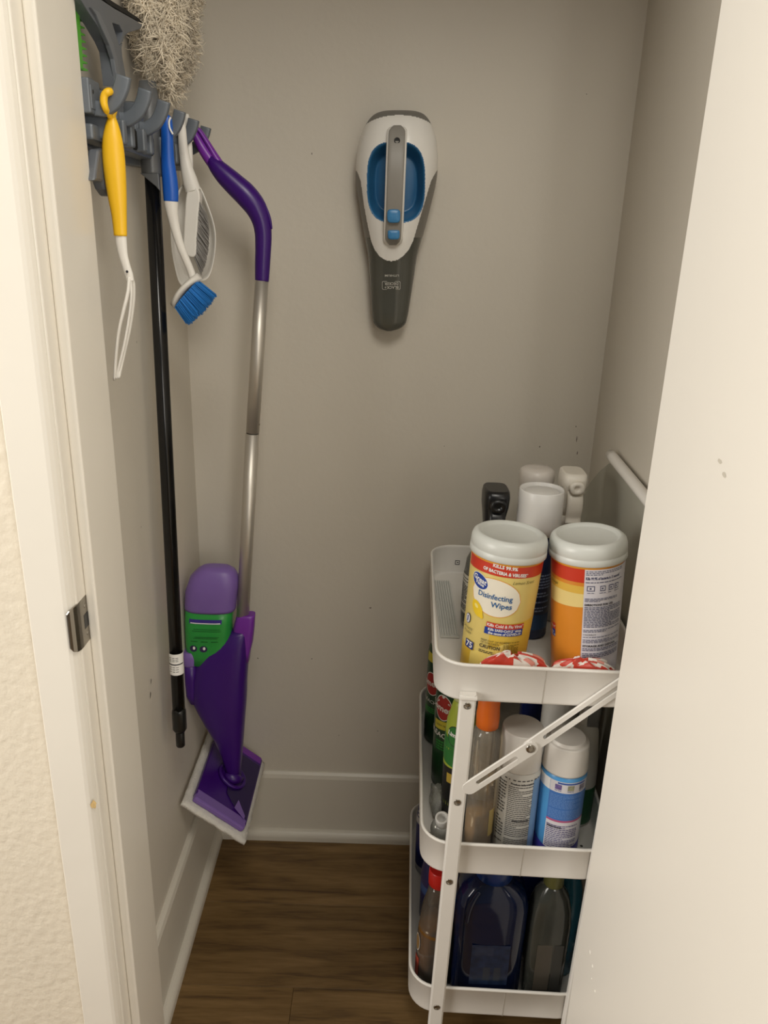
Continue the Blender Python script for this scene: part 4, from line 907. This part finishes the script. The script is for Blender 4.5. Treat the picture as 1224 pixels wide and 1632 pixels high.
a0, a1 = P(764, 1050, 1.058).x, P(872, 1050, 1.058).x
blob('packet', 'crumpled red and white packet in front of the yellow canister', 'packet', ((a0 + a1) / 2, 1.0605, FT[0] + .0365), (a1 - a0) / 2, .0105, .0355, PK, 3, 'red and white packets at the tray front', rough=.26, rows=22, n=60)
a0, a1 = P(876, 1052, 1.056).x, P(985, 1052, 1.056).x
blob('packet', 'crumpled red and white packet in front of the orange canister', 'packet', ((a0 + a1) / 2, 1.0575, FT[0] + .0345), (a1 - a0) / 2, .0105, .0335, PK, 11, 'red and white packets at the tray front', rough=.26, rows=22, n=60)
CLR = M_clear('clear_pouch', 'd9d9d3', .12, .45)
CLRS = M('liner_pale', 'd6d6d0', .4)
rl = thing('ribbed_liner', 'pale ribbed plastic strip lying on the floor of the top tray', 'liner', (.128, 1.36, FT[0] + .0006))
MB().box((.112, 1.24, FT[0] + .0006), (.146, 1.48, FT[0] + .004)).build('sheet', CLRS, rl)
for i in range(7): MB().box((.1145 + i * .0046, 1.242, FT[0] + .004), (.1165 + i * .0046, 1.478, FT[0] + .0075)).build('rib', CLRS, rl)

# ------------------------------------------------------------------ MIDDLE TRAY
def aerosol(px, py, Y, label, r, capr, hcap, bodymat, capmat, cone=False):
    b, t = on(px, py, Y, FT[1]); o, m = bottle('spray_can', label, 'spray can', b, t); h = (t - b).length
    lpart(o, 'body', [(r - .003, 0), (r, .003), (r, h - hcap - .008), (r - .003, h - hcap - .002), (r - .006, h - hcap + .004)], bodymat, 48)
    if cone: prof = [(capr, h - hcap), (capr + .0006, h - hcap + .003), (capr - .0025, h - .008), (capr - .0028, h - .0072), (capr - .0040, h - .0062), (capr - .0046, h - .006), (capr - .0080, h - .0058), (capr - .0084, h - .0055), (capr - .0088, h - .0006), (capr - .0094, h), (capr - .0102, h), (.002, h)]
    else: prof = [(capr, h - hcap), (capr + .0006, h - hcap + .002), (capr - .0014, h - .0015), (capr - .0016, h - .0013), (capr - .0026, h), (capr - .0028, h), (capr - .0036, h), (.002, h)]
    lpart(o, 'cap', prof, capmat, 48); return o, m, h
CAPW = M('can_cap_white', 'd9d4cc', .4, var=.01)
o, m, h = aerosol(834, 1157, 1.105, 'white capped aerosol can covered in fine print under the brace', .0375, .0360, .072, M('can_pale_grey', 'cfccc4', .3), CAPW)
D = Decal(cyl_surf(lambda v: .0375)); TXT = M('print_fine', '4c4a48', .5)
hv = h - .085; D.rect(.022, .05, 0.004, hv, M('can_blue_fade', '7f9ec2', .35, var=.15, vscale=10)); D.lines(-.022, .022, .012, hv - .01, 38, TXT, fill=.42, gap=.1); D.lines(-.042, -.026, .03, hv - .004, 22, TXT, fill=.42); D.text('Product Information', .002, hv - .006, .005, DARKTXT, bold=.0002); D.text('DIRECTIONS:', .004, hv * .52, .005, DARKTXT, bold=.0002)
for i in range(9): D.rect(-.03 + i * .0075, -.03 + i * .0075 + random.uniform(.002, .006), hv + .001, hv + .0028, DARKTXT)
D.build('label', o)
o, m, h = aerosol(906, 1172, 1.100, 'white capped aerosol can with sky blue and purple label', .0390, .0385, .058, M('can_sky_blue', '4f97d0', .3, var=.06), CAPW, True)
_s = cyl_surf(lambda v: .0390); D = Decal(lambda u, v, e: _s(u - .008, v, e)); PNL = M('label_panel_pale', 'd5d2d6', .4); hv = h - .066; BLU2 = M('label_mid_blue', '4474b8', .4); PRP = M('label_violet', '34308c', .4, var=.08)
D.rect(-.06, -.0235, hv - .022, hv, WHITETXT); D.rect(-.023, .05, .0, hv, PNL); D.rect(-.023, .05, hv - .078, hv - .022, BLU2); D.rect(-.023, .05, hv - .082, hv - .078, M('label_rose', 'b0567e', .4)); D.rect(-.060, .06, .002, .030, PRP); D.cols(-.06, .06, lambda u: .036 + .25 * (u * u) * 20, lambda u: .004, PRP)
D.rect(-.010, .04, hv - .0045, hv - .0015, M('label_bar_blue', '2b4f9e', .4))
for i, c in enumerate(('6a5c90', '8d8c72', '7a7584')): D.rect(-.014 + i * .021, -.003 + i * .021, hv - .016, hv - .006, M('label_icon_%d' % i, c, .5, var=.35, vscale=260)); D.lines(-.014 + i * .021, -.003 + i * .021, hv - .019, hv - .017, 1, NAVY)
D.lines(-.020, .034, hv - .074, hv - .026, 16, M('print_blue_pale', '6f95cc', .5), fill=.4); D.lines(-.021, .034, .040, hv - .084, 14, M('print_violet', '5a5080', .5), fill=.42); D.text('DIRECTIONS', -.020, hv - .093, .0042, DARKTXT, align='LEFT', bold=.0002); D.lines(-.024, .030, .010, .026, 3, M('print_lilac', '9a94d0', .5)); D.build('label', o)
# clear bottle with orange cap, amber liquid
b, t = on(779, 1128, 1.100, FT[1]); t.z = .747; o, m = bottle('clear_bottle', 'tall clear bottle with orange cap and amber liquid beside the front post', 'bottle', b, t); h = (t - b).length
lpart(o, 'bottle_wall', [(.021, 0), (.0245, .003), (.0250, .02), (.0250, h - .105), (.0235, h - .090), (.0170, h - .076)], M_clear('clear_amber_wall', 'e6ddcc', .05, .20), 32)
lpart(o, 'liquid', [(.0205, .002), (.0238, .005), (.0240, .085), (.001, .0852)], M('amber_liquid', 'b98f34', .15, trans=.1, var=.04), 28)
lpart(o, 'cap', [(.0165, h - .078), (.0190, h - .076), (.0196, h - .055), (.0184, h - .042), (.0178, h - .002), (.0160, h)], M('orange_cap', 'dd6a1d', .38, var=.03), 32)
D = Decal(cyl_surf(lambda v: .0251)); D.rect(.014, .03, .045, .10, M('label_straw', 'b9a468', .5)); D.build('label', o)
# slim yellow and purple tube
b = P(790, 1335, 1.14); b.z = FT[1] + .0008; t = Vector((b.x + .004, b.y, P(792, 1252, 1.14).z)); o, m = bottle('slim_bottle', 'slim yellow bottle with purple top wedged between amber bottle and printed can', 'bottle', b, t); h = (t - b).length
lpart(o, 'body', [(.012, 0), (.0150, .003), (.0152, h - .03), (.011, h - .020)], M('tube_yellow', 'c2b03a', .4), 20); lpart(o, 'cap', [(.0125, h - .022), (.0128, h - .004), (.009, h)], M('tube_purple', '5a3a92', .4), 20)
D = Decal(cyl_surf(lambda v: .0152)); D.lines(-.012, .012, .03, h - .04, 4, NAVY, fill=.6); D.build('label', o)
# behind: navy bottle, white cone bottle
b, t = on(862, 1118, 1.325, FT[1]); t.z = .738; o, m = bottle('flat_bottle', 'dark blue bottle standing behind the printed aerosol can', 'bottle', b, t); h = (t - b).length
lpart(o, 'body', [(.036, 0), (.040, .004), (.040, h - .10), (.034, h - .07), (.030, h - .055)], M('bottle_navy', '18235e', .25, var=.05), 32); lpart(o, 'cap', [(.030, h - .056), (.031, h - .050), (.029, h - .002), (.027, h)], M('cap_navy', '1a2568', .3), 28)
b, t = on(884, 1122, 1.245, FT[1]); t.z = .735; b.x += .012; t.x += .012; o, m = bottle('cone_bottle', 'white bottle with sloping shoulder behind the sky blue can', 'bottle', b, t); h = (t - b).length
lpart(o, 'body', [(.030, 0), (.034, .004), (.034, h - .12), (.030, h - .06), (.016, h - .020), (.012, h - .018)], WHITEP, 32); lpart(o, 'cap', [(.012, h - .020), (.013, h - .016), (.012, h)], WHITEP, 20)
# white trigger bottle at the right end
b = P(952, 1345, 1.190); b.x = min(b.x, .380); b.z = FT[1] + .0008; t = Vector((b.x + .004, 1.190, .722)); o, m = bottle('trigger_bottle', 'white trigger spray bottle with green base beside the open door', 'spray bottle', b, t); h = (t - b).length
GT = M('trigger_grey', '5a5854', .5); trigger(o, h, 1, TW, GT, True, .95)
lpart(o, 'body', [(.0285, 0), (.031, .004), (.031, .10), (.028, .14), (.022, h - .115), (.014, h - .095), (.012, h - .08)], M('bottle_chalk', 'd2cec6', .4), 30); D = Decal(cyl_surf(lambda v: .0311)); D.rect(-.04, .04, .006, .085, M('label_bottle_green', '1f5a36', .4)); D.build('label', o)

# green cleaner bottles at the left end
GB = M('bottle_dark_green', '14401f', .28, var=.1); RC = M('badge_red', 'b52a24', .4); YB_ = M('band_yellow', 'd9cc3a', .4)
def green_bottle(xl, yl, Y, ytop, label):
    r = .036; b = P(xl, yl, Y); b = Vector((b.x + r, Y, FT[1] + .0008)); t = Vector((b.x, Y, min(.742, P(xl, ytop, Y).z))); o, m = bottle('cleanser_bottle', label, 'bottle', b, t); h = (t - b).length
    lpart(o, 'body', [(.032, 0), (.0355, .004), (r, .03), (r, h - .045), (.0345, h - .030), (.031, h - .022)], GB, 36)
    lpart(o, 'shoulder_cap', [(.0300, h - .023), (.0312, h - .020), (.0285, h - .008), (.020, h - .001), (.012, h)], M('cap_pale_grey', 'bcbbb4', .4), 28)
    return o, m, Decal(cyl_surf(lambda v: interp([(0, r), (h - .045, r), (h - .030, .0345)], v))), h
o, m, D, h = green_bottle(680, 1085, 1.425, 1010, 'far dark green cleanser bottle with red badge at the left edge')
uv = lambda px, py: hit(m, px, py, .036)
a = uv(692, 1051); D.rect(-.05, .05, a[1] - .010, a[1] + .010, YB_); a = uv(688, 1090); D.ell(a[0], a[1], .021, .027, WHITETXT); D.ell(a[0], a[1], .0195, .0250, RC); D.text('Comet', a[0] - .012, a[1], .0190, WHITETXT, bold=.0006, rot=.05); D.text('BLEACH', a[0] - .006, a[1] - .042, .0115, WHITETXT, rot=-.08); D.lines(a[0] - .02, a[0] + .03, a[1] - .075, a[1] - .056, 4, GREENP); D.build('label', o)
o, m, D, h = green_bottle(690, 1180, 1.285, 1075, 'nearer dark green cleanser bottle with red badge beside the lime bottle')
uv = lambda px, py: hit(m, px, py, .036); a = uv(706, 1129); D.ell(a[0], a[1], .0195, .0275, WHITETXT); D.ell(a[0], a[1], .0180, .0255, RC); D.text('Comet', a[0] - .009, a[1] - .001, .0190, WHITETXT, bold=.0006, rot=-.10)
D.cols(a[0] - .02, a[0] + .018, lambda u: a[1] - .029 + .1 * (u - a[0]), lambda u: a[1] - .048 + .1 * (u - a[0]), YB_); D.text('GERM FREE', a[0], a[1] - .039, .0062, DARKTXT, rot=.05); D.text('BLEACH', a[0] - .006, a[1] - .060, .0150, WHITETXT, bold=.0003, rot=-.1); D.lines(a[0] - .012, a[0] + .015, a[1] - .095, a[1] - .072, 4, GREENP); D.build('label', o)
# lime bottle
b = P(731, 1240, 1.172); b.z = FT[1] + .0008; t = Vector((b.x - .004, 1.172, .725)); o, m = bottle('lime_cleaner_bottle', 'lime green cleaner bottle with black base behind the front post', 'bottle', b, t); h = (t - b).length
lpart(o, 'body', [(.024, 0), (.0275, .004), (.029, .05), (.029, .17), (.0255, .22), (.017, h - .06), (.014, h - .05)], M('lime_plastic', 'a9b83e', .35, var=.06), 36); lpart(o, 'cap', [(.0155, h - .052), (.0165, h - .048), (.0155, h)], M('cap_lime_pale', 'c3c98a', .4), 24)
uv = lambda px, py: hit(m, px, py, .029); D = Decal(cyl_surf(lambda v: interp([(0, .0285), (.05, .029), (.17, .029), (.22, .0255)], v)))
a = uv(725, 1176); GM = M('label_mid_green', '2c7a34', .4); vk = uv(722, 1226)[1]; D.rect(-.045, .045, .0, vk, BLACKP); D.cols(-.045, .045, lambda u: vk + .045 - .5 * u, lambda u: vk - .2 * u, GM); D.ell(a[0], a[1], .016, .020, DARKTXT); D.ell(a[0], a[1], .0145, .0185, GM); D.text('Lime-A', a[0] + .002, a[1] + .002, .0115, WHITETXT, bold=.0005, rot=-.15); D.lines(a[0] - .008, a[0] + .016, a[1] - .040, a[1] - .022, 4, GM, fill=.5); D.rect(-.026, -.012, vk - .032, vk - .012, M('label_gold', 'b99c3a', .4)); D.build('label', o)
# small clear bottle with an open white neck
b = P(708, 1330, 1.118); b.z = FT[1] + .0008; b.x = max(b.x, .130); t = Vector((P(704, 1306, 1.095).x, 1.092, .484)); o, m = bottle('small_clear_bottle', 'small clear bottle with open white neck in the left corner of middle tray', 'bottle', b, t); h = (t - b).length
lpart(o, 'body', [(.020, 0), (.0225, .003), (.0225, h - .035), (.018, h - .024), (.0115, h - .018)], M_clear('clear_small', 'd8d8d2', .1, .45), 24)
MB().lathe([(.0115, h - .020), (.0120, h - .018), (.0122, h - .001), (.0115, h), (.0085, h), (.0080, h - .002), (.0080, h - .014), (.001, h - .0142)], 24).build('neck', M('neck_white', 'cfccc6', .35), o, origin=(0, 0, 0))
blob('clear_pouch', 'crumpled clear plastic wrap lying between green bottles in middle tray', 'pouch', (.122, 1.195, FT[1] + .024), .014, .034, .022, CLR, 21, rough=.22)

# ------------------------------------------------------------------ BOTTOM TRAY
b, t = on(694, 1384, 1.112, FT[2]); b.x = .1255; t.x = b.x + .001
o, m = bottle('screw_cap_bottle', 'clear bottle of brown liquid with red screw cap in bottom tray', 'bottle', b, t); h = (t - b).length
lpart(o, 'bottle_wall', [(.030, 0), (.0345, .004), (.0350, .05), (.0340, .12), (.0280, h - .085), (.0200, h - .050), (.0165, h - .032)], M_clear('clear_brown_wall', 'ece5d8', .04, .07), 36)
hl_ = h - .125; lpart(o, 'liquid', [(.029, .003), (.0332, .006), (.0337, .05), (.0330, hl_ - .01), (.0312, hl_), (.001, hl_ + .0002)], M('brown_liquid', '76501f', .12, trans=.1, var=.05), 32)
lpart(o, 'cap', [(.0185, h - .034), (.0200, h - .032), (.0205, h - .018), (.0200, h - .002), (.0185, h)], M('red_cap', 'c21d18', .35, var=.03), 36)
D = Decal(cyl_surf(lambda v: .0352)); D.ell(-.044, .105, .008, .020, WHITETXT); D.ell(-.044, .105, .0072, .0185, M('label_tan', '8a6a3c', .5)); D.rect(-.052, -.036, .02, .07, M('label_redbrown', 'a8422e', .5)); D.build('label', o)
b = Vector((.140, 1.395, FT[2] + .0008)); t = Vector((.136, 1.395, P(672, 1268, 1.395).z)); o, m = bottle('labelled_bottle', 'white and navy bottle at the far left of the bottom tray', 'bottle', b, t); h = (t - b).length
lpart(o, 'body', [(.036, 0), (.040, .004), (.040, h - .06), (.034, h - .02), (.020, h)], M('bottle_pale', 'c5c6cc', .3), 32); D = Decal(cyl_surf(lambda v: interp([(0, .0400), (h - .06, .0400), (h - .02, .034)], v))); NV = M('label_navy_deep', '15206a', .4)
D.rect(-.06, .06, h - .050, h - .022, NV, .2); D.rect(-.06, .06, .02, h - .062, NV, .1); D.lines(-.05, .02, h - .046, h - .03, 2, WHITETXT); D.build('label', o)
b = Vector((.146, 1.262, FT[2] + .0008)); t = Vector((.144, 1.262, P(690, 1335, 1.262).z)); o, m = bottle('violet_bottle', 'dull violet blue bottle behind the red capped bottle', 'bottle', b, t); h = (t - b).length
lpart(o, 'body', [(.036, 0), (.041, .004), (.041, h - .09), (.034, h - .05), (.024, h - .03), (.016, h)], M('bottle_violet', '39376a', .3, var=.1), 32); D = Decal(cyl_surf(lambda v: .041)); D.rect(-.06, .06, h - .125, h - .105, M('label_steel_blue', '4a66a0', .4)); D.build('label', o)
# big navy jug: squarish, narrowing to a wide neck with shoulder dents
bx = P(779, 1480, 1.102); b = Vector((bx.x - .002, 1.102, FT[2] + .0008)); t = Vector((bx.x, 1.102, .400)); o, m = bottle('detergent_jug', 'large glossy dark blue jug in the middle of the bottom tray', 'jug', b, t); h = (t - b).length
JB = M('jug_dark_blue', '08132e', .10, var=.15, vscale=12)
def squ(w_, d_, z, ex=.55, n=40, cx=0.0): return [Vector((cx + w_ * math.copysign(abs(cos(a)) ** ex, cos(a)), d_ * math.copysign(abs(sin(a)) ** ex, sin(a)), z)) for a in [2 * pi * i / n for i in range(n)]]
MB().loft([squ(.056, .045, 0), squ(.0645, .050, .004), squ(.0650, .050, .03), squ(.0640, .049, .10), squ(.0650, .050, .18), squ(.0645, .049, .225), squ(.058, .045, .248), squ(.048, .038, .262, .7), squ(.038, .033, .270, .8), squ(.031, .029, .276, .95)]).build('body', JB, o, origin=(0, 0, 0))
MB().loft([squ(.031, .031, .272, 1), squ(.0335, .0335, .274, 1), squ(.0335, .0335, .305, 1), squ(.0315, .0315, .310, 1)]).build('cap', M('jug_cap_blue', '15306a', .3), o, origin=(0, 0, 0))
mb = MB(); q = cr([(-.030, -.036, .264), (-.040, -.042, .250), (-.047, -.046, .230), (-.050, -.048, .205)], 5); mb.tube([Vector(p) for p in q], .0042, 8); mb.build('shoulder_rib', JB, o, origin=(0, 0, 0))
D = Decal(lambda u, v, e: Vector((u, -.0502 - e + .0003, v))); JREF = M('jug_reflection_dark', '1a2740', .3, var=.4, vscale=60); D.rect(-.036, .034, .06, .155, JREF); D.rect(-.030, .004, .13, .150, M('jug_reflection_slate', '262f45', .35, var=.2, vscale=70)); D.rect(-.012, .001, .07, .102, M('jug_reflection_grey', '2a313d', .35)); D.rect(.008, .020, .07, .102, M('jug_reflection_grey', '2a313d', .35)); D.build('label', o)  # the label part is room reflections painted as patches on the jug front
# refill pouch, green and blue
bx = P(837, 1490, 1.172); b = Vector((bx.x, 1.172, FT[2] + .0008)); t = Vector((bx.x, 1.172, .385)); o, m = bottle('refill_pouch', 'glossy refill pouch printed blue, lime green and white', 'pouch', b, t); h = (t - b).length
PB2 = M('pouch_blue', '22409c', .25, var=.1); MB().loft([squ(.030, .014, 0, .8), squ(.034, .016, .02, .8), squ(.034, .016, h * .4, .8), squ(.033, .012, h * .8, .8), squ(.032, .003, h - .01, .9), squ(.032, .002, h, .9)]).build('body', PB2, o, origin=(0, 0, 0))
D = Decal(lambda u, v, e: Vector((u, -.0168 - e - .0004, v)), .004); LG = M('pouch_lime', '86b82a', .35, var=.1); D.rect(-.026, .026, .004, .07, WHITETXT); D.cols(-.026, .026, lambda u: .13 + u, lambda u: .06 + u, GREENP); D.cols(-.026, .026, lambda u: .16 + 1.2 * u, lambda u: .12 + 1.2 * u, LG); D.build('label', o)
# smoky grey bottle
bx = P(869, 1500, 1.086); b = Vector((bx.x, 1.086, FT[2] + .0008)); t = Vector((bx.x + .001, 1.086, .398)); o, m = bottle('grey_bottle', 'glossy smoky grey bottle to the right of the dark blue jug', 'bottle', b, t); h = (t - b).length
SG = M('bottle_smoke', '33342f', .14, var=.2, vscale=14); MB().loft([squ(.030, .026, 0), squ(.0375, .030, .004), squ(.0380, .030, .10), squ(.0385, .030, .19), squ(.0350, .028, .225), squ(.029, .025, .250, .75), squ(.019, .018, .266, .9), squ(.015, .015, .274, 1)]).build('body', SG, o, origin=(0, 0, 0))
lpart(o, 'cap', [(.0165, .270), (.018, .272), (.017, .305), (.015, .308)], M('cap_olive', '55542c', .4), 24)
D = Decal(lambda u, v, e: Vector((u, -.0302 - e + .0003, v))); D.rect(-.022, .006, .045, .155, M('reflection_taupe', '47423a', .35, var=.12)); D.rect(.008, .026, .045, .155, M('reflection_taupe_dark', '2f2f2c', .35)); D.build('label', o)  # no print here: reflections of the room painted on the bottle front
# teal bottle by the door
bx = P(914, 1500, 1.155); b = Vector((min(bx.x + .006, .372), 1.155, FT[2] + .0008)); t = Vector((b.x + .001, 1.155, .395)); o, m = bottle('teal_bottle', 'clear teal blue bottle in the bottom tray next to the door', 'bottle', b, t); h = (t - b).length
lpart(o, 'body', [(.031, 0), (.035, .004), (.0355, .16), (.032, .20), (.020, .25), (.014, .262), (.013, .27)], M('bottle_teal', '3d87a6', .12, trans=.2, var=.08), 32); lpart(o, 'cap', [(.0145, .266), (.016, .268), (.015, .30), (.013, .302)], M('cap_violet', '3a2f88', .35), 24)
D = Decal(cyl_surf(lambda v: interp([(0, .0352), (.16, .0357)], v))); D.rect(-.035, -.010, .03, .14, M('label_teal_pale', '8fb4c4', .4)); D.build('label', o)

# ================================================================== WHITE BOARD behind the cart against the right wall
bdx = thing('corner_sheet', 'pale curved sheet with a white tubular top rail standing in the right rear corner', 'board', (.431, 1.30, 0.0))
XS = .4318
top_ = [(XS, 1.06, 1.046), (XS, 1.20, 1.056), (XS, 1.36, 1.062)]
for px, py, Y in ((973, 738, 1.418), (964, 744, 1.452), (953, 754, 1.492), (941, 769, 1.530), (930, 785, 1.552), (917, 804, 1.563), (905, 823, 1.567), (897, 838, 1.569), (880, 880, 1.569)):
    p = P(px, py, Y); top_.append((min(p.x, XS), Y, p.z))
top_ = cr(top_, 4); n = len(top_); mb = MB(); ks = []
for dn, lo_ in ((0, 0), (0, 1), (1, 1), (1, 0)):
    pts = []
    for i, (x, y_, z_) in enumerate(top_):
        a_, b_ = top_[max(i - 1, 0)], top_[min(i + 1, n - 1)]; tv = Vector((b_[0] - a_[0], b_[1] - a_[1], 0)).normalized(); nv = Vector((tv.y, -tv.x, 0)) * .0022 * dn
        pts.append(Vector((x, y_, .21 if lo_ else z_)) + nv)
    ks.append(mb.add(pts))
for a, b_ in zip(ks, ks[1:] + ks[:1]):
    for i in range(n - 1): mb.face((a + i, a + i + 1, b_ + i + 1, b_ + i), 0, False)
for e in (0, n - 1): mb.face([k + e for k in ks], 0, False)
mb.build('sheet', M('sheet_pale', 'b3b1a4', .5, var=.01), bdx)
mb = MB(); q = cr([(1.050, 1.044), (1.20, 1.054), (1.40, 1.066)], 6); mb.tube([(.4235, y_, z_) for y_, z_ in q], .0098, 18); mb.build('rail', CARTM, bdx)
for yy in (1.10, 1.48): MB().box((XS - .004, yy - .006, 0.031), (XS + .003, yy + .006, .22)).build('foot', CARTM, bdx, bevel=.001)
for o in bpy.data.objects:
    if '_w' in o: del o['_w']
